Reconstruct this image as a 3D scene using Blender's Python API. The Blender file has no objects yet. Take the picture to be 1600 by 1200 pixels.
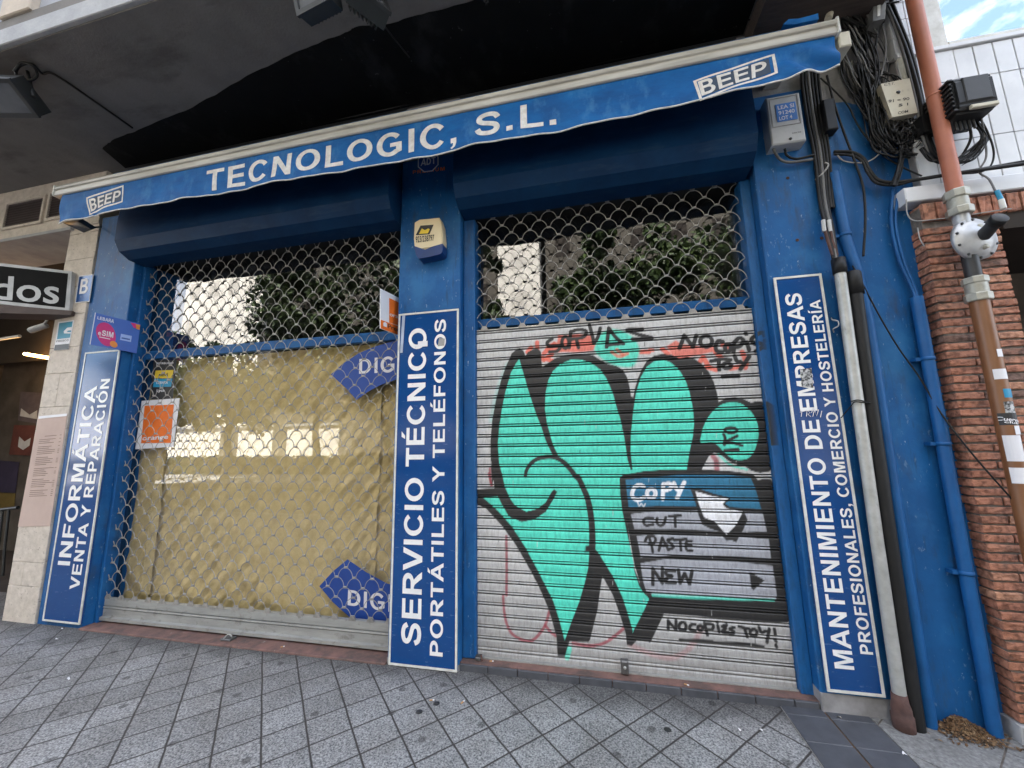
import bpy, bmesh, math, random
import numpy as np
from mathutils import Vector, Matrix
random.seed(7); rng = np.random.default_rng(7)
S = bpy.context.scene
COL = S.collection
rad = math.radians

# ------------------------------------------------------------------ camera
CAM_D, CAM_H = 2.690329, 1.5
YAW, PIT, ROL = (rad(a) for a in (11.97001489, 8.81519867, -0.99823377))
FPX = 587.856                                   # focal length in pixels of the 1600 px wide photograph
_f = np.array([-math.sin(YAW)*math.cos(PIT), math.cos(YAW)*math.cos(PIT), math.sin(PIT)])
_r = np.array([math.cos(YAW), math.sin(YAW), 0.0]); _u = np.cross(_r, _f)
_r, _u = math.cos(ROL)*_r + math.sin(ROL)*_u, -math.sin(ROL)*_r + math.cos(ROL)*_u
CPOS = np.array([0.0, -CAM_D, CAM_H])
cd = bpy.data.cameras.new('camera'); cam = bpy.data.objects.new('camera', cd); COL.objects.link(cam)
cam.matrix_world = Matrix(((_r[0], _u[0], -_f[0], 0), (_r[1], _u[1], -_f[1], -CAM_D), (_r[2], _u[2], -_f[2], CAM_H), (0, 0, 0, 1)))
cd.sensor_fit = 'HORIZONTAL'; cd.sensor_width = 36; cd.lens = FPX/1600*36
cd.clip_start = 0.02; cd.clip_end = 600
S.camera = cam

def _ray(px, py): return _f + _r*((px-800)/FPX) + _u*((600-py)/FPX)
def P(px, py, y=0.0):
    """point of the plane Y=y that the photograph shows at this pixel"""
    d = _ray(px, py); t = (y-CPOS[1])/d[1]; return CPOS + d*t
def PZ(px, py, z): d = _ray(px, py); t = (z-CPOS[2])/d[2]; return CPOS + d*t
def PX(px, py, x): d = _ray(px, py); t = (x-CPOS[0])/d[0]; return CPOS + d*t
def XZ(px, py, y=0.0): p = P(px, py, y); return (float(p[0]), float(p[2]))

# ------------------------------------------------------------------ light
SUN_EL, SUN_AZ = rad(48), rad(-20)              # the sun stands behind the building: the street side is in open shade
w = bpy.data.worlds.new('World'); S.world = w; w.use_nodes = True
nt = w.node_tree; N = nt.nodes; L = nt.links; bg = N['Background']
sky = N.new('ShaderNodeTexSky'); sky.sky_type = 'NISHITA'; sky.sun_disc = False
sky.sun_elevation = SUN_EL; sky.sun_rotation = SUN_AZ; sky.air_density = 1.0; sky.dust_density = 3.0
tc = N.new('ShaderNodeTexCoord'); mp = N.new('ShaderNodeMapping'); mp.inputs['Scale'].default_value = (1.6, 1.6, 3.2); mp.inputs['Location'].default_value = (2.1, .7, 0)
nz = N.new('ShaderNodeTexNoise'); nz.inputs['Scale'].default_value = 2.2; nz.inputs['Detail'].default_value = 8; nz.inputs['Roughness'].default_value = .58
rp = N.new('ShaderNodeValToRGB'); rp.color_ramp.elements[0].position = .42; rp.color_ramp.elements[1].position = .60
mx = N.new('ShaderNodeMixRGB'); mx.inputs[2].default_value = (7, 7, 7.2, 1)
L.new(tc.outputs['Generated'], mp.inputs['Vector']); L.new(mp.outputs[0], nz.inputs['Vector']); L.new(nz.outputs['Fac'], rp.inputs[0])
L.new(rp.outputs[0], mx.inputs[0]); L.new(sky.outputs[0], mx.inputs[1]); L.new(mx.outputs[0], bg.inputs['Color'])
bg.inputs['Strength'].default_value = 0.10
sl = bpy.data.lights.new('sun', 'SUN'); so = bpy.data.objects.new('sun', sl); COL.objects.link(so)
sl.energy = 5.0; sl.angle = rad(.53); sl.color = (1, .955, .88)
_sd = Vector((math.sin(SUN_AZ)*math.cos(SUN_EL), math.cos(SUN_AZ)*math.cos(SUN_EL), math.sin(SUN_EL)))
so.rotation_euler = _sd.to_track_quat('Z', 'Y').to_euler(); so.location = (0, 20, 40)
S.view_settings.view_transform = 'Standard'; S.view_settings.look = 'None'
S.view_settings.exposure = 3.2; S.view_settings.gamma = 1.0
S.render.engine = 'CYCLES'
S.cycles.use_denoising = True; S.cycles.max_bounces = 8; S.cycles.transparent_max_bounces = 12
S.cycles.caustics_reflective = False; S.cycles.caustics_refractive = False

# ------------------------------------------------------------------ materials
MATS = {}
def mat(name, c, rough=.6, metal=0.0, c2=None, scale=6.0, amt=.5, bump=0.0, bscale=40.0, spec=.5, detail=5, stretch=None, emit=None, coat=0.0):
    m = bpy.data.materials.new(name); m.use_nodes = True; n = m.node_tree.nodes; l = m.node_tree.links
    b = n['Principled BSDF']; b.inputs['Roughness'].default_value = rough; b.inputs['Metallic'].default_value = metal
    b.inputs['Specular IOR Level'].default_value = spec; b.inputs['Coat Weight'].default_value = coat; b.inputs['Coat Roughness'].default_value = .08
    t = n.new('ShaderNodeTexCoord'); vec = t.outputs['Object']
    if stretch:
        q = n.new('ShaderNodeMapping'); q.inputs['Scale'].default_value = stretch; l.new(vec, q.inputs[0]); vec = q.outputs[0]
    if c2 is None: c2 = tuple(max(0, x*.72) for x in c[:3])
    z = n.new('ShaderNodeTexNoise'); z.inputs['Scale'].default_value = scale; z.inputs['Detail'].default_value = detail; z.inputs['Roughness'].default_value = .62
    l.new(vec, z.inputs['Vector'])
    r = n.new('ShaderNodeValToRGB'); r.color_ramp.elements[0].position = .5-.25*amt-.05; r.color_ramp.elements[1].position = .5+.25*amt+.05
    r.color_ramp.elements[0].color = (*c2[:3], 1); r.color_ramp.elements[1].color = (*c[:3], 1)
    l.new(z.outputs['Fac'], r.inputs[0]); l.new(r.outputs[0], b.inputs['Base Color'])
    if bump:
        z2 = n.new('ShaderNodeTexNoise'); z2.inputs['Scale'].default_value = bscale; z2.inputs['Detail'].default_value = 6; l.new(vec, z2.inputs['Vector'])
        bp = n.new('ShaderNodeBump'); bp.inputs['Strength'].default_value = bump; bp.inputs['Distance'].default_value = .01
        l.new(z2.outputs['Fac'], bp.inputs['Height']); l.new(bp.outputs[0], b.inputs['Normal'])
    if emit:
        b.inputs['Emission Color'].default_value = (*emit[:3], 1); b.inputs['Emission Strength'].default_value = emit[3]
    m['base_out'] = r.name; MATS[name] = m; return m

def add_marks(m, col, scale, lo, hi, stretch=(1, 1, 1), fac=1.0):
    """scratches / flakes / dirt with a shape of their own, mixed over the base colour"""
    n = m.node_tree.nodes; l = m.node_tree.links; b = n['Principled BSDF']
    src = b.inputs['Base Color'].links[0].from_socket
    t = n.new('ShaderNodeTexCoord'); q = n.new('ShaderNodeMapping'); q.inputs['Scale'].default_value = stretch; q.inputs['Location'].default_value = (scale*.37, lo*11, hi*7)
    z = n.new('ShaderNodeTexNoise'); z.inputs['Scale'].default_value = scale; z.inputs['Detail'].default_value = 7; z.inputs['Roughness'].default_value = .65
    r = n.new('ShaderNodeValToRGB'); r.color_ramp.elements[0].position = lo; r.color_ramp.elements[1].position = hi
    r.color_ramp.elements[1].color = (fac, fac, fac, 1)
    x = n.new('ShaderNodeMixRGB'); x.inputs[2].default_value = (*col, 1)
    l.new(t.outputs['Object'], q.inputs[0]); l.new(q.outputs[0], z.inputs['Vector']); l.new(z.outputs['Fac'], r.inputs[0]); l.new(r.outputs[0], x.inputs[0])
    l.new(src, x.inputs[1]); l.new(x.outputs[0], b.inputs['Base Color']); return m

M = MATS
mat('blue_paint', (.010, .102, .29), .45, c2=(.008, .066, .20), scale=4, amt=.8, bump=.08, bscale=55, spec=.22)
add_marks(M['blue_paint'], (.16, .24, .36), 30, .63, .67, (1.3, 1, .55), .6); add_marks(M['blue_paint'], (.04, .05, .07), 5, .54, .74, (2.2, 1, .6), .65)
add_marks(M['blue_paint'], (.035, .165, .36), 2.6, .50, .68, (1, 1, .8), .55); add_marks(M['blue_paint'], (.018, .038, .065), 8, .57, .70, (2.6, 1, .28), .6); add_marks(M['blue_paint'], (.42, .46, .5), 48, .665, .69, (1, 1, .3), .8)
mat('blue_pipe_paint', (.009, .098, .285), .45, c2=(.008, .070, .21), scale=5, bump=.06, spec=.3)
add_marks(M['blue_pipe_paint'], (.45, .5, .55), 40, .72, .76, (1, 1, .3), .6)
mat('box_paint', (.003, .034, .098), .55, spec=.15, c2=(.0025, .022, .07), scale=4, bump=.05, bscale=30); add_marks(M['box_paint'], (.025, .055, .10), 9, .55, .7, (.35, 1, 2.2), .5)
mat('sign_blue', (.008, .062, .215), .10, c2=(.007, .050, .185), scale=3, spec=.45)
add_marks(M['sign_blue'], (.10, .16, .32), 40, .62, .66, (.4, 1, 1.6), .5)
mat('sign_white', (.80, .80, .79), .4, c2=(.70, .70, .69), scale=9)
add_marks(M['sign_white'], (.40, .44, .50), 38, .62, .67, (1, 1, 1), .6)
mat('frame_white', (.72, .72, .68), .4, c2=(.50, .49, .44), scale=12)
mat('awning_blue', (.004, .118, .36), .6, c2=(.004, .072, .24), scale=4, bump=.3, spec=.2, bscale=22, stretch=(1, 1, 2))
add_marks(M['awning_blue'], (.06, .20, .42), 9, .52, .70, (1, 1, .6), .6)
mat('awning_white', (.74, .73, .70), .6, c2=(.55, .52, .48), scale=26)
mat('awning_metal', (.56, .54, .49), .4, c2=(.36, .34, .30), scale=4, stretch=(.6, 1, 5))
mat('black_print', (.018, .02, .028), .5)
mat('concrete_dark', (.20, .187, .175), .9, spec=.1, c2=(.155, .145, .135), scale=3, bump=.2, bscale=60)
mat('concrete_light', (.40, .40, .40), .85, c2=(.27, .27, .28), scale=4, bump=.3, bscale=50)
mat('concrete_beige', (.55, .46, .36), .85, c2=(.44, .37, .30), scale=6, bump=.2)
mat('plaster_grey', (.30, .29, .29), .9, c2=(.17, .165, .165), scale=7, bump=.35, bscale=30)
mat('old_wood', (.075, .055, .045), .85, c2=(.04, .03, .026), scale=8, stretch=(1, 6, 6), bump=.3)
mat('stone', (.62, .545, .465), .75, c2=(.47, .405, .335), scale=14, bump=.35, bscale=45)
add_marks(M['stone'], (.20, .165, .13), 30, .6, .68, (1, 1, 1.6), .7)
mat('brick', (.46, .17, .085), .85, bump=.6, bscale=55)
mat('mortar', (.20, .17, .145), .95, c2=(.09, .078, .068), scale=20, bump=.4)
mat('white_tile', (.70, .71, .73), .3, c2=(.60, .61, .63), scale=5)
add_marks(M['white_tile'], (.3, .29, .27), 12, .62, .75, (1, 1, .5), .55)
mat('tile_grout', (.34, .33, .33), .9)
mat('galv', (.46, .46, .44), .42, .35, c2=(.33, .33, .31), scale=14, bump=.06)
add_marks(M['galv'], (.16, .14, .12), 22, .62, .72, (1, 1, .4), .6)
mat('alu', (.39, .39, .37), .45, .3, c2=(.28, .28, .265), scale=6, stretch=(.6, 1, 3), bump=.05)
add_marks(M['alu'], (.13, .115, .095), 11, .54, .70, (1.2, 1, 1.6), .65)
mat('grille_wire', (.37, .35, .32), .5, .2, c2=(.20, .19, .175), scale=14)
mat('black_plastic', (.008, .008, .0085), .5, c2=(.014, .014, .0145), scale=5, spec=.3)
mat('cable_black', (.007, .007, .0075), .5, c2=(.02, .019, .018), scale=14, spec=.25)
mat('cable_grey', (.16, .155, .15), .6, c2=(.10, .10, .10), scale=9)
mat('cable_light', (.36, .35, .33), .6, c2=(.22, .21, .2), scale=9)
mat('rust', (.105, .052, .042), .85, c2=(.055, .03, .026), scale=14, bump=.5)
mat('gas_pipe', (.44, .15, .085), .5, c2=(.36, .12, .07), scale=6, bump=.05)
mat('brown_pipe', (.23, .10, .04), .4, c2=(.16, .065, .027), scale=4, stretch=(2, 2, .5))
mat('brass_grey', (.42, .41, .36), .45, .3, c2=(.28, .27, .22), scale=16, bump=.1)
mat('regulator', (.52, .53, .54), .42, .35, c2=(.36, .36, .36), scale=9)
mat('dark_grey', (.026, .026, .027), .5, c2=(.016, .016, .016), scale=8)
mat('box_grey', (.50, .50, .49), .5, c2=(.40, .40, .39), scale=7); add_marks(M['box_grey'], (.22, .21, .2), 30, .66, .74, (1, 1, 1), .6)
mat('box_cream', (.60, .56, .45), .5, c2=(.50, .46, .36), scale=7); add_marks(M['box_cream'], (.25, .2, .13), 17, .62, .75, (1, 1, .7), .6)
mat('junction_grey', (.17, .17, .165), .55, c2=(.11, .11, .11), scale=10)
mat('label_blue', (.06, .22, .62), .4); mat('print_black', (.02, .02, .022), .6)
mat('alarm_cream', (.70, .58, .36), .4, c2=(.63, .51, .31), scale=3)
mat('alarm_blue', (.008, .035, .15), .3); mat('yellow', (.80, .56, .03), .5)
mat('kraft', (.66, .51, .25), .85, spec=.1, c2=(.47, .35, .15), scale=8.5, amt=.75, bump=.9, bscale=11)  # mottled stain tones, also painted in place of crease shading
add_marks(M['kraft'], (.28, .2, .09), 3, .55, .72, (2, 1, .7), .4)
mat('paper_white', (.75, .74, .76), .6, c2=(.66, .65, .67), scale=4); mat('orange', (.80, .17, .015), .6, c2=(.72, .14, .01), scale=5)
mat('poster_blue', (.012, .06, .30), .5, c2=(.01, .05, .25), scale=4)
mat('sticker_dark', (.022, .022, .024), .5); mat('sticker_cyan', (.02, .30, .52), .5)
mat('esim_blue', (.015, .13, .50), .35, c2=(.02, .05, .30), scale=1.6, amt=1.2); mat('magenta', (.60, .01, .17), .5, c2=(.42, .008, .13), scale=4); mat('amber', (.72, .24, .03), .5)
mat('pale_blue', (.30, .42, .75), .5); mat('teal', (.01, .24, .36), .5); mat('notice_pink', (.52, .39, .33), .8, c2=(.46, .34, .29), scale=4); mat('print_brown', (.20, .14, .115), .8)
mat('dark_interior', (.022, .021, .02), .9); mat('interior_brown', (.05, .042, .036), .85, spec=.1, c2=(.03, .025, .022), scale=2)
mat('interior_wall', (.11, .095, .08), .85, spec=.1, c2=(.065, .055, .047), scale=3); mat('brown_metal', (.085, .06, .055), .5)
mat('sign_black', (.008, .008, .008), .6, spec=.1); mat('letter_grey', (.55, .55, .54), .5)
mat('lamp_glass', (.13, .135, .15), .25, c2=(.08, .085, .095), scale=4); mat('lamp_body', (.022, .023, .023), .4)
mat('warm_lamp', (.9, .6, .3), .5, emit=(1, .50, .14, 5))
mat('poster_mauve', (.12, .095, .105), .8, c2=(.07, .055, .063), scale=7); mat('poster_red', (.13, .034, .022), .8, c2=(.08, .022, .017), scale=6); mat('poster_purple', (.032, .024, .055), .8); mat('poster_yellow', (.15, .10, .02), .8)
mat('threshold', (.22, .115, .095), .8, c2=(.11, .068, .058), scale=9, bump=.25); add_marks(M['threshold'], (.06, .052, .047), 6, .50, .66, (1, 1, 1), .75); add_marks(M['threshold'], (.4, .35, .32), 24, .64, .72, (1, 1, 1), .5)
mat('riser_tile', (.075, .078, .09), .6, c2=(.05, .052, .06), scale=9, bump=.2); mat('tile_joint', (.30, .28, .26), .9)
mat('soil', (.14, .075, .03), .95, c2=(.05, .032, .018), scale=26, bump=1.0, bscale=60)
mat('litter', (.6, .55, .46), .8); mat('dry_leaf', (.25, .15, .07), .8)
mat('asphalt', (.055, .055, .057), .9, c2=(.04, .04, .042), scale=30, bump=.3, bscale=120)
mat('bark', (.10, .075, .055), .9, bump=.6, bscale=14, stretch=(1, 1, .25))
mat('leaf', (.075, .115, .028), .55, c2=(.035, .065, .016), scale=1.6); mat('hedge_leaf', (.05, .085, .022), .6, c2=(.03, .05, .015), scale=2)
mat('street_wall', (.74, .70, .62), .85, c2=(.66, .62, .55), scale=.6); mat('street_wall_dark', (.10, .088, .07), .9); mat('window_dark', (.60, .56, .49), .4)  # dark street wall: shade of the right-hand far building put into its colour
mat('lock_metal', (.13, .125, .12), .4, .5); mat('moss', (.10, .10, .07), .95)

def brick_colours():
    m = M['brick']; n = m.node_tree.nodes; l = m.node_tree.links; b = n['Principled BSDF']
    g = n.new('ShaderNodeNewGeometry'); r = n.new('ShaderNodeValToRGB'); cr = r.color_ramp
    cr.elements[0].color = (.40, .17, .10, 1); cr.elements[1].color = (.52, .27, .17, 1)
    for p, c in ((.08, (.16, .105, .085, 1)), (.14, (.33, .145, .09, 1)), (.5, (.47, .205, .125, 1)), (.75, (.38, .16, .10, 1))):
        e = cr.elements.new(p); e.color = c
    z = n.new('ShaderNodeTexNoise'); z.inputs['Scale'].default_value = 34; z.inputs['Detail'].default_value = 6
    t = n.new('ShaderNodeTexCoord'); l.new(t.outputs['Object'], z.inputs['Vector'])
    r2 = n.new('ShaderNodeValToRGB'); r2.color_ramp.elements[0].position = .36; r2.color_ramp.elements[0].color = (.45, .42, .4, 1); r2.color_ramp.elements[1].position = .56
    x = n.new('ShaderNodeMixRGB'); x.blend_type = 'MULTIPLY'; x.inputs[0].default_value = 1
    l.new(g.outputs['Random Per Island'], r.inputs[0]); l.new(z.outputs['Fac'], r2.inputs[0]); l.new(r.outputs[0], x.inputs[1]); l.new(r2.outputs[0], x.inputs[2]); l.new(x.outputs[0], b.inputs['Base Color'])
brick_colours()
add_marks(M['brick'], (.085, .07, .06), 6, .56, .68, (1, 1, 1), .7)

def glass_mat(name, tint, extra):
    m = bpy.data.materials.new(name); m.use_nodes = True; n = m.node_tree.nodes; l = m.node_tree.links; n.clear()
    o = n.new('ShaderNodeOutputMaterial'); t = n.new('ShaderNodeBsdfTransparent'); t.inputs[0].default_value = (*tint, 1)
    g = n.new('ShaderNodeBsdfGlossy'); g.inputs['Roughness'].default_value = .004; g.inputs['Color'].default_value = (.95, .97, 1, 1)
    f = n.new('ShaderNodeFresnel'); bf = n.new('ShaderNodeNewGeometry'); io = n.new('ShaderNodeMath'); io.operation = 'MULTIPLY_ADD'; io.inputs[1].default_value = 1/1.52-1.52; io.inputs[2].default_value = 1.52; l.new(bf.outputs['Backfacing'], io.inputs[0]); l.new(io.outputs[0], f.inputs[0]); a = n.new('ShaderNodeMath'); a.operation = 'ADD'; a.inputs[1].default_value = extra; a.use_clamp = True
    x = n.new('ShaderNodeMixShader'); l.new(f.outputs[0], a.inputs[0]); l.new(a.outputs[0], x.inputs[0]); l.new(t.outputs[0], x.inputs[1]); l.new(g.outputs[0], x.inputs[2]); l.new(x.outputs[0], o.inputs[0])
    M[name] = m
glass_mat('shop_glass', (.985, .99, .985), .045); glass_mat('mirror_glass', (.2, .22, .25), .55)

def painted_metal(name, rough, metal):
    m = bpy.data.materials.new(name); m.use_nodes = True; n = m.node_tree.nodes; l = m.node_tree.links; b = n['Principled BSDF']
    a = n.new('ShaderNodeVertexColor'); a.layer_name = 'paint'
    t = n.new('ShaderNodeTexCoord'); q = n.new('ShaderNodeMapping'); q.inputs['Scale'].default_value = (3, 1, .8)
    z = n.new('ShaderNodeTexNoise'); z.inputs['Scale'].default_value = 16; z.inputs['Detail'].default_value = 7; z.inputs['Roughness'].default_value = .68
    r = n.new('ShaderNodeValToRGB'); r.color_ramp.elements[0].position = .30; r.color_ramp.elements[0].color = (.62, .60, .57, 1); r.color_ramp.elements[1].position = .55
    x = n.new('ShaderNodeMixRGB'); x.blend_type = 'MULTIPLY'; x.inputs[0].default_value = .85
    l.new(t.outputs['Object'], q.inputs[0]); l.new(q.outputs[0], z.inputs['Vector']); l.new(z.outputs['Fac'], r.inputs[0])
    l.new(a.outputs[0], x.inputs[1]); l.new(r.outputs[0], x.inputs[2]); l.new(x.outputs[0], b.inputs['Base Color'])
    b.inputs['Roughness'].default_value = rough; b.inputs['Metallic'].default_value = metal; M[name] = m
painted_metal('slat_paint', .5, .05); painted_metal('rail_paint', .42, .0)

def paving():
    m = mat('paving', (.3, .3, .31), .8); n = m.node_tree.nodes; l = m.node_tree.links; b = n['Principled BSDF']
    def math_(op, a, bb=None):
        q = n.new('ShaderNodeMath'); q.operation = op
        for i, v in enumerate((a, bb)):
            if v is None: continue
            if isinstance(v, (int, float)): q.inputs[i].default_value = v
            else: l.new(v, q.inputs[i])
        return q.outputs[0]
    g = n.new('ShaderNodeNewGeometry'); sp = n.new('ShaderNodeSeparateXYZ'); l.new(g.outputs['Position'], sp.inputs[0])
    wob = n.new('ShaderNodeTexNoise'); wob.inputs['Scale'].default_value = 9; l.new(g.outputs['Position'], wob.inputs['Vector'])
    wv = math_('MULTIPLY', math_('SUBTRACT', wob.outputs['Fac'], .5), .010)
    PT = .2975
    a = math_('DIVIDE', math_('ADD', math_('ADD', math_('ADD', sp.outputs[0], sp.outputs[1]), .185), wv), PT)
    c = math_('DIVIDE', math_('ADD', math_('ADD', math_('SUBTRACT', sp.outputs[1], sp.outputs[0]), .388), wv), PT)
    def edge(v): return math_('ABSOLUTE', math_('SUBTRACT', math_('FRACT', math_('ADD', v, .5)), .5))
    d = math_('MINIMUM', edge(a), edge(c))
    jr = n.new('ShaderNodeValToRGB'); jr.color_ramp.elements[0].position = .014; jr.color_ramp.elements[1].position = .032; l.new(d, jr.inputs[0])
    cb = n.new('ShaderNodeCombineXYZ'); l.new(math_('FLOOR', math_('ADD', a, 0)), cb.inputs[0]); l.new(math_('FLOOR', math_('ADD', c, 0)), cb.inputs[1])
    wn = n.new('ShaderNodeTexWhiteNoise'); l.new(cb.outputs[0], wn.inputs['Vector'])
    s1 = n.new('ShaderNodeTexNoise'); s1.inputs['Scale'].default_value = 105; s1.inputs['Detail'].default_value = 3; s1.inputs['Roughness'].default_value = .7; l.new(g.outputs['Position'], s1.inputs['Vector'])
    r1 = n.new('ShaderNodeValToRGB'); r1.color_ramp.elements[0].position = .34; r1.color_ramp.elements[0].color = (.060, .062, .068, 1); r1.color_ramp.elements[1].position = .66; r1.color_ramp.elements[1].color = (.42, .415, .41, 1)
    l.new(s1.outputs['Fac'], r1.inputs[0])
    s2 = n.new('ShaderNodeTexNoise'); s2.inputs['Scale'].default_value = 2.6; s2.inputs['Detail'].default_value = 7; s2.inputs['Roughness'].default_value = .6; l.new(g.outputs['Position'], s2.inputs['Vector'])
    r2 = n.new('ShaderNodeValToRGB'); r2.color_ramp.elements[0].position = .35; r2.color_ramp.elements[0].color = (.72, .70, .68, 1); r2.color_ramp.elements[1].position = .62
    l.new(s2.outputs['Fac'], r2.inputs[0])
    x1 = n.new('ShaderNodeMixRGB'); x1.blend_type = 'MULTIPLY'; x1.inputs[0].default_value = 1; l.new(r1.outputs[0], x1.inputs[1]); l.new(r2.outputs[0], x1.inputs[2])
    tv = math_('ADD', math_('MULTIPLY', wn.outputs['Value'], .22), .84); x2 = n.new('ShaderNodeMixRGB'); x2.blend_type = 'MULTIPLY'; x2.inputs[0].default_value = 1; l.new(x1.outputs[0], x2.inputs[1]); l.new(tv, x2.inputs[2])
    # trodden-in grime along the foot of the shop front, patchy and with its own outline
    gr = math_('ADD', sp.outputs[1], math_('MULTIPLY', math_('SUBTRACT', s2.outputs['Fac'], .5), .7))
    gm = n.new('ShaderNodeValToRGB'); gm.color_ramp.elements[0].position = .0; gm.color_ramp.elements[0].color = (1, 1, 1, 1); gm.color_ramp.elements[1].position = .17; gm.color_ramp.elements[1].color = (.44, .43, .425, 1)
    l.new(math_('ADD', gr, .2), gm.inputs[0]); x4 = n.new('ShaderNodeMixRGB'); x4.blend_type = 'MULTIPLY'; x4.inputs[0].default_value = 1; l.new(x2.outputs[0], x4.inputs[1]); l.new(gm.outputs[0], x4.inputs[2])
    v = n.new('ShaderNodeTexVoronoi'); v.voronoi_dimensions = '2D'; v.inputs['Scale'].default_value = 2.6; l.new(g.outputs['Position'], v.inputs['Vector'])
    gv = n.new('ShaderNodeValToRGB'); gv.color_ramp.elements[0].position = .045; gv.color_ramp.elements[0].color = (.35, .34, .34, 1); gv.color_ramp.elements[1].position = .07; l.new(v.outputs['Distance'], gv.inputs[0])
    x5 = n.new('ShaderNodeMixRGB'); x5.blend_type = 'MULTIPLY'; x5.inputs[0].default_value = .8; l.new(x4.outputs[0], x5.inputs[1]); l.new(gv.outputs[0], x5.inputs[2])
    x3 = n.new('ShaderNodeMixRGB'); x3.inputs[1].default_value = (.035, .030, .028, 1); l.new(jr.outputs[0], x3.inputs[0]); l.new(x5.outputs[0], x3.inputs[2]); l.new(x3.outputs[0], b.inputs['Base Color'])
    bp = n.new('ShaderNodeBump'); bp.inputs['Strength'].default_value = .5; bp.inputs['Distance'].default_value = .006
    l.new(math_('ADD', math_('MULTIPLY', s1.outputs['Fac'], .3), jr.outputs[0]), bp.inputs['Height']); l.new(bp.outputs[0], b.inputs['Normal'])
paving()

# ------------------------------------------------------------------ mesh helpers
OFF = {}
class MB:
    def __init__(s): s.v = []; s.f = []; s.smooth = []
    def add(s, vs, fs, smooth=False):
        k = len(s.v); s.v += [tuple(float(c) for c in p) for p in vs]; s.f += [tuple(i+k for i in f) for f in fs]; s.smooth += [smooth]*len(fs); return s
    def box(s, x0, x1, y0, y1, z0, z1):
        v = [(x, y, z) for x in (x0, x1) for y in (y0, y1) for z in (z0, z1)]
        return s.add(v, [(0, 1, 3, 2), (4, 6, 7, 5), (0, 4, 5, 1), (2, 3, 7, 6), (0, 2, 6, 4), (1, 5, 7, 3)])
    def bbox(s, x0, x1, y0, y1, z0, z1, b=.004):
        """box with chamfered edges on its street side (-y)"""
        o = [(x0, z0), (x1, z0), (x1, z1), (x0, z1)]; i = [(x0+b, z0+b), (x1-b, z0+b), (x1-b, z1-b), (x0+b, z1-b)]
        v = [(x, y1, z) for x, z in o]+[(x, y0+b, z) for x, z in o]+[(x, y0, z) for x, z in i]
        f = [(3, 2, 1, 0)]+[(8, 9, 10, 11)]
        for k in range(4):
            q = (k+1) % 4; f += [(k, q, 4+q, 4+k), (4+k, 4+q, 8+q, 8+k)]
        return s.add(v, f)
    def prism(s, pts, y0, y1):
        """closed outline in (x, z), front at y0, back at y1"""
        n = len(pts); v = [(x, y0, z) for x, z in pts]+[(x, y1, z) for x, z in pts]
        area = sum(pts[i][0]*pts[(i+1) % n][1]-pts[(i+1) % n][0]*pts[i][1] for i in range(n))
        fr = tuple(range(n)); bk = tuple(range(2*n-1, n-1, -1))
        sd = [((i+1) % n, i, n+i, n+(i+1) % n) for i in range(n)]
        if area < 0: fr = fr[::-1]; bk = bk[::-1]; sd = [q[::-1] for q in sd]
        return s.add(v, [fr, bk]+sd)
    def extr_x(s, prof, x0, x1, caps=True):
        """profile in (y, z) swept along x"""
        n = len(prof); v = [(x0, y, z) for y, z in prof]+[(x1, y, z) for y, z in prof]
        f = [(i, (i+1) % n, n+(i+1) % n, n+i) for i in range(n)]
        if caps: f += [tuple(range(n-1, -1, -1)), tuple(range(n, 2*n))]
        return s.add(v, f)
    def tube(s, pts, r, n=8, caps=True, flat=1.0):
        pts = [Vector(p) for p in pts]; m = len(pts); rs = r if isinstance(r, (list, tuple)) else [r]*m
        vs = []; up = None
        for i, p in enumerate(pts):
            t = (pts[min(i+1, m-1)]-pts[max(i-1, 0)]).normalized()
            if up is None:
                up = Vector((0, 0, 1)) if abs(t.z) < .9 else Vector((0, 1, 0))
            a = (up-t*up.dot(t)).normalized(); b = t.cross(a); up = a
            for k in range(n):
                q = 2*math.pi*k/n; vs.append(p+(a*math.cos(q)+b*math.sin(q)*flat)*rs[i])
        fs = [(i*n+k, i*n+(k+1) % n, (i+1)*n+(k+1) % n, (i+1)*n+k) for i in range(m-1) for k in range(n)]
        s.add(vs, fs, True)
        if caps: s.add(vs[:n], [tuple(range(n-1, -1, -1))]); s.add(vs[-n:], [tuple(range(n))])
        return s
    def lathe(s, origin, axis, prof, n=28, smooth=True):
        """profile of (distance along axis, radius)"""
        a = Vector(axis).normalized(); o = Vector(origin); u = a.orthogonal().normalized(); w_ = a.cross(u); vs = []
        for d, r in prof:
            for k in range(n):
                q = 2*math.pi*k/n; vs.append(o+a*d+(u*math.cos(q)+w_*math.sin(q))*max(r, 1e-4))
        m = len(prof); fs = [(i*n+k, i*n+(k+1) % n, (i+1)*n+(k+1) % n, (i+1)*n+k) for i in range(m-1) for k in range(n)]
        return s.add(vs, fs, smooth)
    def build(s, name, material, parent=None, kind=None):
        off = OFF.get(parent.name, Vector((0, 0, 0))) if parent else Vector((0, 0, 0))
        me = bpy.data.meshes.new(name); me.from_pydata([tuple(Vector(p)-off) for p in s.v], [], s.f); me.validate()
        if len(me.polygons) == len(s.smooth): me.polygons.foreach_set('use_smooth', s.smooth)
        o = bpy.data.objects.new(name, me); COL.objects.link(o); me.materials.append(M[material] if isinstance(material, str) else material)
        if parent: o.parent = parent
        OFF[o.name] = off
        if kind: o['kind'] = kind
        return o

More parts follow.
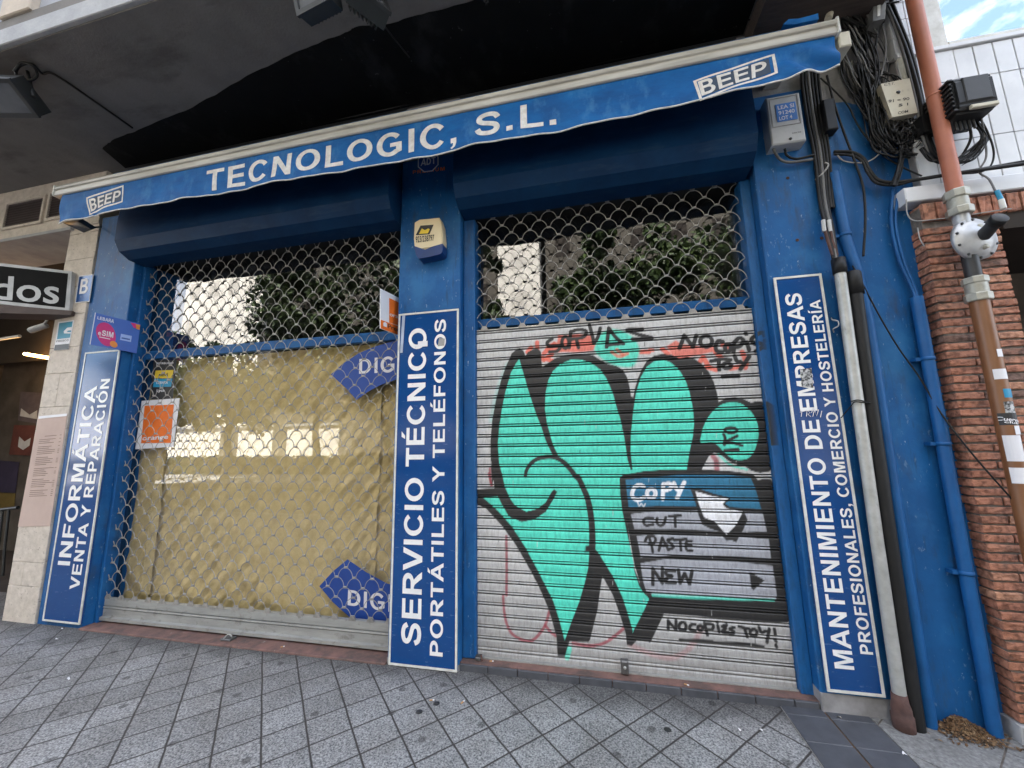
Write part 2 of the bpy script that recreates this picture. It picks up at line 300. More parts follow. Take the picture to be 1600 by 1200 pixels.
def tag(o, label, cat, group=None):
    o['label'] = label; o['category'] = cat
    if group: o['group'] = group
    return o
def thing(name, label, cat, loc, group=None):
    o = bpy.data.objects.new(name, None); COL.objects.link(o); o.location = loc; o.empty_display_size = .1
    OFF[o.name] = Vector(loc); return tag(o, label, cat, group)
def fix_normals(o):
    bm = bmesh.new(); bm.from_mesh(o.data); bmesh.ops.recalc_face_normals(bm, faces=bm.faces); bm.to_mesh(o.data); bm.free(); return o
def spline(pts, n=6):
    pts = [Vector(p) for p in pts]; q = [pts[0]*2-pts[1]]+pts+[pts[-1]*2-pts[-2]]; out = []
    for i in range(1, len(q)-2):
        for k in range(n):
            t = k/n; a, b, c, d = q[i-1:i+3]
            out.append(.5*((2*b)+(c-a)*t+(2*a-5*b+4*c-d)*t*t+(3*b-a-3*c+d)*t**3))
    return out+[pts[-1]]

# ------------------------------------------------------------------ lettering: a bold grotesque drawn as outlines (cap height 1)
def arc(cx, cy, rx, ry, a0, a1, n=20): return [(cx+rx*math.cos(rad(a0+(a1-a0)*i/n)), cy+ry*math.sin(rad(a0+(a1-a0)*i/n))) for i in range(n+1)]
def sstroke(pts, hw):
    c = spline([(x, y, 0) for x, y in pts], 7); l_ = []; r_ = []
    for i in range(len(c)):
        t = (c[min(i+1, len(c)-1)]-c[max(i-1, 0)]).normalized(); nn = Vector((-t.y, t.x, 0)); l_.append((c[i]+nn*hw)[:2]); r_.append((c[i]-nn*hw)[:2])
    return l_+r_[::-1]
G = {}
G['E'] = (.93, [[(.1, 0), (.87, 0), (.87, .17), (.305, .17), (.305, .43), (.81, .43), (.81, .6), (.305, .6), (.305, .83), (.85, .83), (.85, 1), (.1, 1)]])
G['F'] = (.853, [[(.1, 0), (.305, 0), (.305, .42), (.72, .42), (.72, .59), (.305, .59), (.305, .83), (.8, .83), (.8, 1), (.1, 1)]])
G['I'] = (.40, [[(.098, 0), (.302, 0), (.302, 1), (.098, 1)]])
G['L'] = (.853, [[(.1, 0), (.81, 0), (.81, .17), (.305, .17), (.305, 1), (.1, 1)]])
G['T'] = (.853, [[(.325, 0), (.53, 0), (.53, .83), (.83, .83), (.83, 1), (.025, 1), (.025, .83), (.325, .83)]])
G['N'] = (1.008, [[(.1, 0), (.295, 0), (.295, .66), (.705, 0), (.91, 0), (.91, 1), (.715, 1), (.715, .35), (.31, 1), (.1, 1)]])
G['M'] = (1.163, [[(.1, 0), (.29, 0), (.29, .79), (.485, 0), (.68, 0), (.875, .79), (.875, 0), (1.065, 0), (1.065, 1), (.765, 1), (.583, .32), (.40, 1), (.1, 1)]])
G['H'] = (1.008, [[(.1, 0), (.305, 0), (.305, .43), (.70, .43), (.70, 0), (.905, 0), (.905, 1), (.70, 1), (.70, .6), (.305, .6), (.305, 1), (.1, 1)]])
G['A'] = (1.008, [[(0, 0), (.215, 0), (.3, .23), (.705, .23), (.79, 0), (1.008, 0), (.61, 1), (.395, 1)], [(.365, .4), (.64, .4), (.502, .77)]])
G['V'] = (.93, [[(.355, 0), (.575, 0), (.93, 1), (.71, 1), (.465, .27), (.22, 1), (0, 1)]])
G['Y'] = (.93, [[(.362, 0), (.568, 0), (.568, .42), (.93, 1), (.69, 1), (.465, .6), (.24, 1), (0, 1), (.362, .42)]])
G['O'] = (1.086, [arc(.543, .5, .49, .515, 0, 345, 24), arc(.543, .5, .28, .345, 0, 345, 24)])
G['C'] = (1.008, [arc(.53, .5, .475, .515, 36, 322, 26)+arc(.53, .5, .27, .345, 326, 30, 22)])
G['G'] = (1.086, [arc(.54, .5, .49, .515, 40, 310, 26)+[(.99, .16), (.99, .54), (.56, .54), (.56, .37), (.785, .37), (.785, .25)]+arc(.54, .5, .28, .345, 312, 33, 22)])
G['S'] = (.93, [sstroke([(.80, .70), (.69, .86), (.46, .915), (.23, .85), (.175, .70), (.28, .58), (.48, .505), (.70, .42), (.765, .28), (.68, .14), (.46, .085), (.22, .14), (.115, .32)], .096)])
G['D'] = (1.008, [[(.1, 0)]+arc(.46, .5, .48, .5, -90, 90, 18)+[(.1, 1)], [(.305, .17)]+arc(.44, .5, .285, .33, -90, 90, 16)+[(.305, .83)]])
G['P'] = (.93, [[(.1, 0), (.305, 0), (.305, .375)]+arc(.54, .6875, .335, .3125, -90, 90, 14)+[(.1, 1)], [(.305, .54)]+arc(.51, .685, .16, .145, -90, 90, 10)+[(.305, .83)]])
G['R'] = (1.008, [[(.1, 0), (.305, 0), (.305, .415), (.37, .415), (.47, .37), (.72, 0), (.975, 0), (.83, .23), (.66, .42)]+arc(.6, .715, .315, .285, -70, 90, 12)+[(.1, 1)], [(.305, .575)]+arc(.55, .7025, .15, .1275, -90, 90, 10)+[(.305, .83)]])
G['B'] = (1.008, [[(.1, 0)]+arc(.55, .275, .37, .275, -90, 62, 10)+arc(.55, .76, .29, .24, -45, 90, 10)+[(.1, 1)], [(.305, .605)]+arc(.52, .7175, .11, .1125, -90, 90, 8)+[(.305, .83)], [(.305, .17)]+arc(.55, .305, .15, .135, -90, 90, 8)+[(.305, .44)]])
G['U'] = (1.008, [[(.1, 1), (.1, .4)]+arc(.5, .38, .4, .395, 180, 360, 16)+[(.9, 1), (.7, 1)]+arc(.5, .37, .2, .215, 360, 180, 12)+[(.3, 1)]])
G['.'] = (.40, [[(.1, 0), (.3, 0), (.3, .2), (.1, .2)]])
G[','] = (.40, [[(.1, 0), (.19, 0), (.17, -.12), (.09, -.17), (.13, -.24), (.25, -.15), (.3, 0), (.3, .2), (.1, .2)]])
G[' '] = (.40, [])
for ch, base in (('Á', 'A'), ('É', 'E'), ('Í', 'I'), ('Ó', 'O')):
    wd, cs = G[base]; m_ = wd/2; G[ch] = (wd, cs+[[(m_-.10, 1.07), (m_+.04, 1.07), (m_+.24, 1.27), (m_, 1.27)]])

def curve_to_2d(cu):
    ob = bpy.data.objects.new('tmp_text', cu); COL.objects.link(ob); dg = bpy.context.evaluated_depsgraph_get(); dg.update()
    me = bpy.data.meshes.new_from_object(ob.evaluated_get(dg)); v = [(p.co.x, p.co.y) for p in me.vertices]; f = [tuple(q.vertices) for q in me.polygons]
    bpy.data.objects.remove(ob); bpy.data.curves.remove(cu); bpy.data.meshes.remove(me); return v, f
def bold_text(text, track=0.0):
    cu = bpy.data.curves.new('tmp_text', 'CURVE'); cu.dimensions = '2D'; cu.fill_mode = 'BOTH'; x = 0
    for ch in text:
        wd, cs = G[ch]
        for c in cs:
            sp = cu.splines.new('POLY'); sp.points.add(len(c)-1); sp.use_cyclic_u = True
            for p, (a, b) in zip(sp.points, c): p.co = (a+x, b, 0, 1)
        x += wd+track
    return curve_to_2d(cu)
def round_text(text, bold=.02):
    cu = bpy.data.curves.new('tmp_text', 'FONT'); cu.body = text; cu.offset = bold; cu.resolution_u = 4
    v, f = curve_to_2d(cu); h = .70
    return [(a/h, b/h) for a, b in v], f
def text_on(mb, vf, fn, cut=None):
    """lay 2-D lettering on a surface: fn(u 0..1 along the line, v in cap heights)"""
    v, f = vf; x0 = min(p[0] for p in v); x1 = max(p[0] for p in v)
    if cut:
        bm = bmesh.new(); vs = [bm.verts.new((a, b, 0)) for a, b in v]
        for q in f:
            try: bm.faces.new([vs[i] for i in q])
            except ValueError: pass
        k = x0+cut
        while k < x1:
            bmesh.ops.bisect_plane(bm, geom=bm.verts[:]+bm.edges[:]+bm.faces[:], plane_co=(k, 0, 0), plane_no=(1, 0, 0)); k += cut
        for k in (-.15, .15, .4, .65, .85): bmesh.ops.bisect_plane(bm, geom=bm.verts[:]+bm.edges[:]+bm.faces[:], plane_co=(0, k, 0), plane_no=(0, 1, 0))
        bm.verts.index_update(); v = [tuple(p.co)[:2] for p in bm.verts]; f = [tuple(p.index for p in q.verts) for q in bm.faces]; bm.free()
    mb.add([fn((a-x0)/(x1-x0), b) for a, b in v], f)
def words_on(text, track, fn, name, m, parent, cut=None):
    """one mesh per word, all laid along the same line"""
    v, f = bold_text(text, track); x0 = min(p[0] for p in v); x1 = max(p[0] for p in v); gaps = []; x = 0
    for ch in text:
        if ch == ' ': gaps.append(x+.2)
        x += G[ch][0]+track
    for a, b in zip([-9]+gaps, gaps+[99]):
        ff = [q for q in f if a < v[q[0]][0] < b]; ids = sorted({i for q in ff for i in q}); mp_ = {i: k for k, i in enumerate(ids)}; vv = [v[i] for i in ids]; w0 = min(p[0] for p in vv); w1 = max(p[0] for p in vv)
        mb = MB(); text_on(mb, (vv, [tuple(mp_[i] for i in q) for q in ff]), lambda u, t: fn((w0+u*(w1-w0)-x0)/(x1-x0), t), cut); mb.build(name, m, parent)
def flat_text(text, x0, x1, z0, h, y, bold=True, track=0.0, shear=0.0):
    mb = MB(); vf = bold_text(text, track) if bold else round_text(text)
    text_on(mb, vf, lambda u, v: (x0+u*(x1-x0)+shear*v*h, y, z0+v*h)); return mb
def bilerp_fn(q, y):
    """q: four photo pixels (bl, br, tr, tl) of a rectangle lying on the plane y"""
    c = [P(a, b, y) for a, b in q]
    return lambda u, v: tuple(c[0]*(1-u)*(1-v)+c[1]*u*(1-v)+c[2]*u*v+c[3]*(1-u)*v)
def quad_panel(q, y0, y1):
    """thin board seen in the photo at these four pixels, front face at y0"""
    return MB().prism([XZ(a, b, y0) for a, b in q], y0, y1)
def ring(outer, inner, y0, y1):
    mb = MB(); n = len(outer); v = [(x, y0, z) for x, z in outer]+[(x, y0, z) for x, z in inner]+[(x, y1, z) for x, z in outer]+[(x, y1, z) for x, z in inner]
    f = []
    for i in range(n):
        j = (i+1) % n; f += [(i, j, n+j, n+i), (j, i, 2*n+i, 2*n+j), (n+i, n+j, 3*n+j, 3*n+i), (2*n+i, 3*n+i, 3*n+j, 2*n+j)]
    mb.add(v, f); return mb

# ================================================================== SETTING
GZ = -.05                                            # pavement level
def ground():
    mb = MB(); mb.add([(-80, -4.5, GZ), (80, -4.5, GZ), (80, 1.6, GZ), (-80, 1.6, GZ)], [(0, 1, 2, 3)]); mb.build('pavement', 'paving', kind='structure')
    MB().box(-80, 80, -4.72, -4.5, GZ-.3, GZ-.002).build('kerb', 'concrete_light', kind='structure')
    mb = MB(); mb.add([(-80, -10.5, GZ-.13), (80, -10.5, GZ-.13), (80, -4.72, GZ-.13), (-80, -4.72, GZ-.13)], [(0, 1, 2, 3)]); mb.build('road', 'asphalt', kind='structure')
    mb = MB(); mb.add([(-300, -300, GZ-.16), (300, -300, GZ-.16), (300, 300, GZ-.16), (-300, 300, GZ-.16)], [(0, 1, 2, 3)]); mb.build('ground', 'concrete_light', kind='structure')
    mb = MB(); mb.add([(-80, -20, GZ), (80, -20, GZ), (80, -10.5, GZ), (-80, -10.5, GZ)], [(0, 1, 2, 3)]); mb.build('far_pavement', 'concrete_light', kind='structure')
ground()

# dark paving bricks that cross the pavement beside the right pillar, and the larger grey slabs beyond them
def strip():
    mb = MB(); y = .16
    mb2 = MB(); mb2.add([(.985, -3.6, GZ+.004), (1.425, -3.6, GZ+.004), (1.425, .16, GZ+.004), (.985, .16, GZ+.004)], [(0, 1, 2, 3)]); mb2.build('paving_joint_bed', 'tile_joint', kind='structure'); MB().box(1.1995, 1.2095, -3.6, .16, GZ, GZ+.006).build('paving_gap', 'soil', kind='structure')
    while y > -3.5:
        for x0, x1 in ((.99, 1.199), (1.210, 1.42)):
            a = random.uniform(-.001, .001); mb.bbox(x0, x1, y-.198, y, GZ, GZ+.010+a)
            mb.v[-4:] = mb.v[-4:]
        y -= .202
    o = mb.build('dark_paving', 'riser_tile', kind='structure')
    mb = MB(); mbj = MB()
    mbj.add([(1.425, -3.6, GZ+.004), (5, -3.6, GZ+.004), (5, .16, GZ+.004), (1.425, .16, GZ+.004)], [(0, 1, 2, 3)]); mbj.build('slab_joint_bed', 'mortar', kind='structure')
    s = .40; c = math.sqrt(.5)
    for i in range(-9, 14):
        for j in range(-9, 14):
            a, b = i*s, j*s; cx, cy = 1.62+(a-b)*c, -.13+(a+b)*c
            if not (.8 < cx < 5.4 and -4 < cy < .6): continue
            g = s*.5-.004; pts = [(cx+(p-q)*c*g, cy+(p+q)*c*g) for p, q in ((-1, -1), (1, -1), (1, 1), (-1, 1))]
            # clip to the slab field
            for ax, lim, sg in ((0, 1.427, 1), (0, 5.0, -1), (1, -3.58, 1), (1, .15, -1)):
                out = []
                for k in range(len(pts)):
                    p, q = pts[k], pts[(k+1) % len(pts)]; dp, dq = (p[ax]-lim)*sg, (q[ax]-lim)*sg
                    if dp >= 0: out.append(p)
                    if dp*dq < 0: t = dp/(dp-dq); out.append((p[0]+(q[0]-p[0])*t, p[1]+(q[1]-p[1])*t))
                pts = out
                if len(pts) < 3: break
            if len(pts) < 3: continue
            z = GZ+.009+random.uniform(-.001, .001); n = len(pts)
            mb.add([(x, y_, z) for x, y_ in pts]+[(x, y_, GZ) for x, y_ in pts], [tuple(range(n))]+[(k, n+k, n+(k+1) % n, (k+1) % n) for k in range(n)])
    mb.build('slab_paving', 'slab', kind='structure')
mat('slab', (.27, .265, .255), .85, c2=(.12, .118, .115), scale=60, bump=.4, bscale=150); add_marks(M['slab'], (.09, .085, .075), 5, .52, .7, (1, 1, 1), .6)
strip()

# ================================================================== THE BUILDING
SOF = 4.5; EDGE = -1.11
XL0, XL1 = -5.02, -4.47      # left pillar
XC0, XC1 = -1.525, -.985     # centre pillar
XR0, XR1 = 1.20, 2.045       # right pillar and side wall
YP = .022                    # front of the painted pillars
BLD = thing('apartment_building', 'blue painted ground floor shop front under a dark concrete overhang', 'building', (-1.5, .3, GZ))
def pillar(x0, x1, z1, depth=.6, name='pillar', m='blue_paint'): return MB().bbox(x0, x1, YP, depth, GZ-.02, z1, .006).build(name, m, BLD)
pillar(XL0, XL1, 3.95); pillar(XC0, XC1, 3.95); pillar(XR0, 1.63, 3.95)
for bx_0, bx_1, bz in ((XR0-.003, 1.634, .055), (XC0-.003, XC1+.003, -.012)): MB().bbox(bx_0, bx_1, YP-.004, .5, GZ-.02, bz, .004).build('pillar_base', 'plaster_grey', BLD)
# side wall right of the sign, painted blue to shoulder height with a hand-cut upper edge
mb = MB(); top = [(1.632, 3.80), (1.72, 3.80), (1.81, 3.79), (1.90, 3.74), (1.935, 3.50), (2.0, 3.42), (2.11, 3.40)]
mb.prism([(1.632, GZ-.02), (2.12, GZ-.02)]+top[::-1], YP+.004, YP+.1); mb.build('painted_wall', 'blue_paint', BLD)
MB().box(1.205, 2.16, YP+.012, .6, 3.3, 4.9).build('bare_wall', 'plaster_grey', BLD)
MB().box(-5.0, 1.25, .16, .6, 3.40, 4.62).build('lintel', 'dark_interior', BLD)
MB().box(-1.50, -1.0, .03, .16, 3.97, 4.49).build('lintel_patch', 'plaster_grey', BLD)
# threshold steps
MB().bbox(XL1+.002, XC0-.002, -.005, .6, GZ-.1, -.036, .004).build('threshold', 'threshold', BLD)
MB().box(XC1+.002, XR0-.002, .045, .6, GZ-.1, -.004).build('threshold', 'threshold', BLD)
mb = MB(); x = XC1+.003
while x < XR0-.01:
    x1 = min(x+.205, XR0-.004); mb.bbox(x, x1-.005, .030, .045, GZ-.03, -.008, .003); x = x1
mb.build('step_riser', 'riser_tile', BLD)
# overhang: slab, black-painted patch, fascia, wall above
def soffit():
    bx = [PZ(a, b, SOF)[:2] for a, b in ((160, 232), (175, 219), (215, 203), (300, 168), (400, 111), (470, 78), (540, 50), (556, 42), (600, 38), (660, 22), (740, 0))]
    x_end = float(PZ(1176, 12, SOF)[0])
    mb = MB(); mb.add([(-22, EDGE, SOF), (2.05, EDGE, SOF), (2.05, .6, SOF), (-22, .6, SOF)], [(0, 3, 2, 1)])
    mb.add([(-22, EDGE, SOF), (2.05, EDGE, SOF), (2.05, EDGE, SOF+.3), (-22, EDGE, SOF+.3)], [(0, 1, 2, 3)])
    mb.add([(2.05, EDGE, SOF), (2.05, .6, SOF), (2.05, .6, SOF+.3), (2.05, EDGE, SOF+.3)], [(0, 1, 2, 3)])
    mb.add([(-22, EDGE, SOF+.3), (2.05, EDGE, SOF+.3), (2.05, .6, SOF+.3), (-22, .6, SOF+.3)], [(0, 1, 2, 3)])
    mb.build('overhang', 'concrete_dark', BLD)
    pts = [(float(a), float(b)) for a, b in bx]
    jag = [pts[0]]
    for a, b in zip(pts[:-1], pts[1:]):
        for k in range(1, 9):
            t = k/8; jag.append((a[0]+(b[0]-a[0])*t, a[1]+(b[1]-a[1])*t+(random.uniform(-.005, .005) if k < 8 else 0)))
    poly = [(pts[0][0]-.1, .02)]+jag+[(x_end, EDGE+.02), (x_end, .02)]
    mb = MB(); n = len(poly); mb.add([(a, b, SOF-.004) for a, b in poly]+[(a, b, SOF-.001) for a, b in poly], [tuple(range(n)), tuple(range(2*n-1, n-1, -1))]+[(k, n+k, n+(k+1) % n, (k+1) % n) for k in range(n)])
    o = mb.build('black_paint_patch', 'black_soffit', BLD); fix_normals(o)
    MB().box(x_end+.01, 2.04, -.42, .02, SOF-.14, SOF-.004).build('wooden_beam', 'old_wood', BLD)
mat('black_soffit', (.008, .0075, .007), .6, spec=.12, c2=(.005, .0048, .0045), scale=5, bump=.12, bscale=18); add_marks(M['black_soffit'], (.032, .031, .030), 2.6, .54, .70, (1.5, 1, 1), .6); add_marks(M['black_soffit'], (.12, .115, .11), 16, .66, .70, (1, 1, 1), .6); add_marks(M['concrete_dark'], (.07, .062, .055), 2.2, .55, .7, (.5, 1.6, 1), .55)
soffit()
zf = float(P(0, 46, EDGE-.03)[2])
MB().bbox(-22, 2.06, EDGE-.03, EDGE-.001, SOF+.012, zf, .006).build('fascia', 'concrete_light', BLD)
mat('plaster_pale', (.36, .37, .40), .85, c2=(.29, .30, .33), scale=5, bump=.2)
MB().box(-22, 2.0, EDGE+.03, EDGE+.3, SOF+.301, 17).build('upper_wall', 'plaster_pale', BLD)
xa = float(P(6, 20, EDGE)[0]); xb = float(P(50, 20, EDGE)[0])
for k in range(-3, 4):
    if k != 0: continue
    MB().bbox(xa, xb, EDGE-.02, EDGE+.029, SOF+.302, 20, .008).build('pilaster', 'concrete_beige', BLD)
# dark shop interior behind the glass
def room():
    x0, x1, y0, y1, z0, z1 = XL1+.0, XR0-.0, .46, 3.2, -.03, 3.9
    mb = MB(); v = [(x, y, z) for x in (x0, x1) for y in (y0, y1) for z in (z0, z1)]
    mb.add(v, [(0, 1, 3, 2), (4, 6, 7, 5), (2, 3, 7, 6), (0, 2, 6, 4), (1, 5, 7, 3)]); mb.build('interior_room', 'dark_interior', BLD)
room()
MB().box(-22, 2.05, 3.3, 8, GZ, 16.9).build('sun_block_core', 'interior_wall', BLD); MB().box(-22, 2.05, .61, 3.3, 4.81, 16.9).build('sun_block_core', 'interior_wall', BLD)  # unseen solid backs, added to keep the sun from leaking through

# ------------------------------------------------------------------ shop windows
YG, YK = .225, .290
def window(x0, x1, name, label, zbar, bar_h, group='shop windows'):
    t = thing(name, label, 'window', ((x0+x1)/2, YG, 0), group)
    MB().add([(x0, YG, .0), (x1, YG, .0), (x1, YG, 3.5), (x0, YG, 3.5)], [(0, 1, 2, 3)]).build('glass_pane', 'shop_glass', t)
    MB().bbox(x0, x1, YG-.022, YG+.02, zbar, zbar+bar_h, .004).build('crossbar', 'blue_paint', t)
    for a, b in ((x0, x0+.03), (x1-.03, x1)): MB().box(a, b, YG-.018, YG+.02, 0, 3.5).build('jamb', 'box_paint', t)
    MB().box(x0+.03, x1-.03, YG-.018, YG+.02, -.03, .02).build('sill', 'box_paint', t)
    return t
window(XL1, XC0, 'shop_window', 'wide shop window papered inside with brown kraft paper', 2.40, .085)
window(XC1, XR0, 'shop_window', 'dark shop window behind the grille above the graffiti slats', 2.44, .075)

def kraft():
    t = thing('window_paper', 'brown kraft paper sheets hung inside the left shop window', 'paper', (-3, YK, 0))
    xs = [XL1+.02, float(P(236, 900, YK)[0]), float(P(420, 800, YK)[0]), float(P(588, 800, YK)[0]), XC0-.01]
    for k, (a, b) in enumerate(zip(xs[:-1], xs[1:])):
        nx, nz = max(6, int((b-a)/.014)), 170; v = []; f = []; ph = rng.uniform(0, 6, 8)
        for j in range(nz+1):
            for i in range(nx+1):
                x = a-.05+(b-a+.05)*i/nx; z = .03+(2.405-.03)*j/nz
                wa = .6+.4*math.sin(2.3*x+1.7*z+ph[6]); y = YK+(.012*k) % .02+.005*math.sin(5*z+ph[0]+3*x)+wa*(.008*abs(math.sin(6.5*z-4.5*x+ph[1]))+.012*abs(math.sin(12*x+9*z+ph[2]+math.sin(3*z)))+.012*abs(math.sin(17*z-12*x+ph[3]+math.sin(4*x)))+.006*math.sin(53*x-41*z+ph[4]))
                if z < .45: y += .006*math.sin(16*x+24*z+ph[5])*(1-z/.45)
                v.append((x, y+.008*(k % 2), z))
        for j in range(nz):
            for i in range(nx):
                q = j*(nx+1)+i; f.append((q, q+1, q+nx+2, q+nx+1))
        mb = MB(); mb.add(v, f, True); mb.build('paper_sheet', 'kraft', t)
kraft()

# ------------------------------------------------------------------ roller shutters
YS = .14
def guide(x0, x1, z0, z1, parent, paint=False):
    if not paint:
        MB().bbox(x0, x1, .095, .20, z0, z1, .006).build('guide_rail', 'blue_paint', parent)
def grille(x0, x1, z0, z1, parent, xoff):
    """rows of bent wires, each arch hung from the clips of the row above"""
    p, h = .1565, .0735; mb = MB(); rows = int(math.ceil((z1-z0)/h)); r = .0027
    hx = [(.0655, .001), (.0625, .014), (.0575, .028), (.0495, .042), (.038, .0545), (.023, .0645), (.009, .069)]; arch = [(-a, b) for a, b in hx]+[(a, b) for a, b in hx[::-1]]
    for j in range(rows):
        z = z0+j*h; o = xoff+(p/2 if j % 2 else 0); k0 = int(math.floor((x0-o)/p))-1
        for k in range(k0, k0+int((x1-x0)/p)+4):
            cx = o+k*p+p/2+random.gauss(0, .0012); hz = 1+random.gauss(0, .022); tw = random.gauss(0, .018); dz = random.gauss(0, .0009)+.0016*math.sin(k*.9+j*.37)
            pts = [(cx+a+tw*b, YS+.003*math.sin(a*18+k+j*2.1), z+b*hz+dz*(b > .004)+tw*a*.5*(b > .02)) for a, b in arch]
            pts = [q for q in pts if x0 < q[0] < x1 and q[2] < z1]
            if len(pts) > 2: mb.tube(pts, r, 6, False)
            c0 = o+k*p
            if x0+.012 < c0 < x1-.012 and z < z1 and j > 0: mb.bbox(c0-.0145, c0+.0145, YS-.008, YS+.006, z-.007, z+.007, .002)
    ft = mb; k = int(math.ceil((x0-xoff)/p))
    while xoff+k*p < x1-.01:
        c0 = xoff+k*p; ft.prism([(c0-.032, z0-.017), (c0+.032, z0-.017), (c0+.030, z0-.008), (c0+.015, z0+.020), (c0-.015, z0+.020), (c0-.030, z0-.008)], YS-.0075, YS+.004); k += 1
    mb.build('grille', 'grille_wire', parent)
def housing(x0, x1, parent):
    prof = [(-.17, 3.95), (-.18, 3.40), (-.155, 3.375), (-.05, 3.362), (.10, 3.40), (.13, 3.95)]
    prof = [(-.165, 3.95), (-.182, 3.72), (-.182, 3.50), (-.135, 3.405), (-.05, 3.358), (.10, 3.352), (.12, 3.95)]
    o = MB().extr_x(prof, x0, x1).build('shutter_box', 'box_paint', parent); return fix_normals(o)

SL = thing('roller_shutter', 'open link roller grille over the brown papered window', 'shutter', (-3, YS, 0), 'roller shutters')
housing(XL1+.03, XC0-.004, SL); guide(XL1+.001, XL1+.038, -.035, 3.36, SL); guide(XC0-.034, XC0-.001, -.035, 3.36, SL)
grille(XL1+.036, XC0-.034, .172, 3.45, SL, -4.402)
mb = MB(); prof = [(YS-.004, .160), (YS-.004, .100), (YS+.012, .098), (YS+.012, .094), (YS-.008, .092), (YS-.010, .080), (YS+.012, .078), (YS+.012, .074), (YS-.006, .072), (YS-.006, .012), (YS-.028, .008), (YS-.028, -.018), (YS+.03, -.018), (YS+.03, .160)]
fix_normals(mb.extr_x(prof, XL1+.036, XC0-.034).build('bottom_rail', 'alu', SL))

SR = thing('roller_shutter', 'slatted grey roller shutter sprayed with teal and black graffiti', 'shutter', (.1, YS, 0), 'roller shutters')
housing(XC1+.012, 1.165, SR)
RX0, RX1 = -.885, 1.128
guide(XC1+.001, RX0-.002, -.003, 3.36, SR)
grille(RX0, RX1+.01, 2.412, 3.45, SR, -.82)

# ------------------------------------------------------------------ graffiti: colours by position on the shutter
def TA(*q): return [(740+x/4.284, 480+y/4.284) for x, y in q]
def TB(*q): return [(980+x/4.284, 480+y/4.284) for x, y in q]
def TC(*q): return [(740+x/4, 740+y/4) for x, y in q]
def TD(*q): return [(980+x/3.75, 720+y/3.75) for x, y in q]
def TE(*q): return [(800+x/4, 600+y/4) for x, y in q]
def TF(*q): return [(800+x/4, 300+y/4) for x, y in q]
def smoothpoly(pts, n=4):
    m = len(pts); out = []
    for i in range(m):
        a, b, c, d = (np.array(pts[(i+k-1) % m], float) for k in range(4))
        for k in range(n):
            t = k/n; out.append(tuple(.5*((2*b)+(c-a)*t+(2*a-5*b+4*c-d)*t*t+(3*b-a-3*c+d)*t**3)))
    return out
class Canvas:
    def __init__(s, x, z, rgb): s.x, s.z, s.c = x, z, rgb
    def _mix(s, idx, cov, col, op): 
        cov = (cov*op)[:, None]; s.c[idx] = s.c[idx]*(1-cov)+np.array(col)*cov
    def fill(s, px, col, op=1.0, soft=.0022, y=YS):
        q = np.array([XZ(a, b, y) for a, b in px]); lo = q.min(0)-.02; hi = q.max(0)+.02
        idx = np.where((s.x > lo[0]) & (s.x < hi[0]) & (s.z > lo[1]) & (s.z < hi[1]))[0]
        if not len(idx): return
        X, Z = s.x[idx], s.z[idx]; ins = np.zeros(len(idx), bool); d = np.full(len(idx), 9.0)
        for (ax, az), (bx, bz) in zip(q, np.roll(q, -1, 0)):
            cr = ((az > Z) != (bz > Z)); ins ^= cr & (X < (bx-ax)*(Z-az)/(bz-az if bz != az else 1e-9)+ax)
            ex, ez = bx-ax, bz-az; l2 = ex*ex+ez*ez+1e-12; t = np.clip(((X-ax)*ex+(Z-az)*ez)/l2, 0, 1); d = np.minimum(d, np.hypot(X-ax-t*ex, Z-az-t*ez))
        sd = np.where(ins, -d, d); s._mix(idx, np.clip(.5-sd/(2*soft), 0, 1), col, op)
    def line(s, px, r, col, op=1.0, soft=.0022, sm=True, y=YS, r1=None):
        px = [tuple(p) for p in px]
        if sm and len(px) > 2: px = [tuple(v)[:2] for v in spline([(a, b, 0) for a, b in px], 6)]
        q = np.array([XZ(a, b, y) for a, b in px]); r0 = r*.0049; r1 = r0 if r1 is None else r1*.0049
        lo = q.min(0)-max(r0, r1)-.01; hi = q.max(0)+max(r0, r1)+.01
        idx = np.where((s.x > lo[0]) & (s.x < hi[0]) & (s.z > lo[1]) & (s.z < hi[1]))[0]
        if not len(idx): return
        X, Z = s.x[idx], s.z[idx]; d = np.full(len(idx), 9.0); n = len(q)-1
        for i in range(n):
            (ax, az), (bx, bz) = q[i], q[i+1]; ex, ez = bx-ax, bz-az; l2 = ex*ex+ez*ez+1e-12; t = np.clip(((X-ax)*ex+(Z-az)*ez)/l2, 0, 1)
            rr = r0+(r1-r0)*(i+t)/n; d = np.minimum(d, np.hypot(X-ax-t*ex, Z-az-t*ez)-rr)
        s._mix(idx, np.clip(.5-d/(2*soft), 0, 1), col, op)
TEAL = (.085, .66, .50); INK = (.020, .019, .019); CORAL = (.72, .14, .09); RED = (.30, .035, .055); HEAD = (.025, .16, .28); GREY = (.36, .37, .41); WHITE = (.78, .78, .80)
def ell(T, cx, cy, rx, ry, n=14, a0=0, a1=360): return T(*[(cx+rx*math.cos(rad(a0+(a1-a0)*k/n)), cy+ry*math.sin(rad(a0+(a1-a0)*k/n))) for k in range(n+1)])

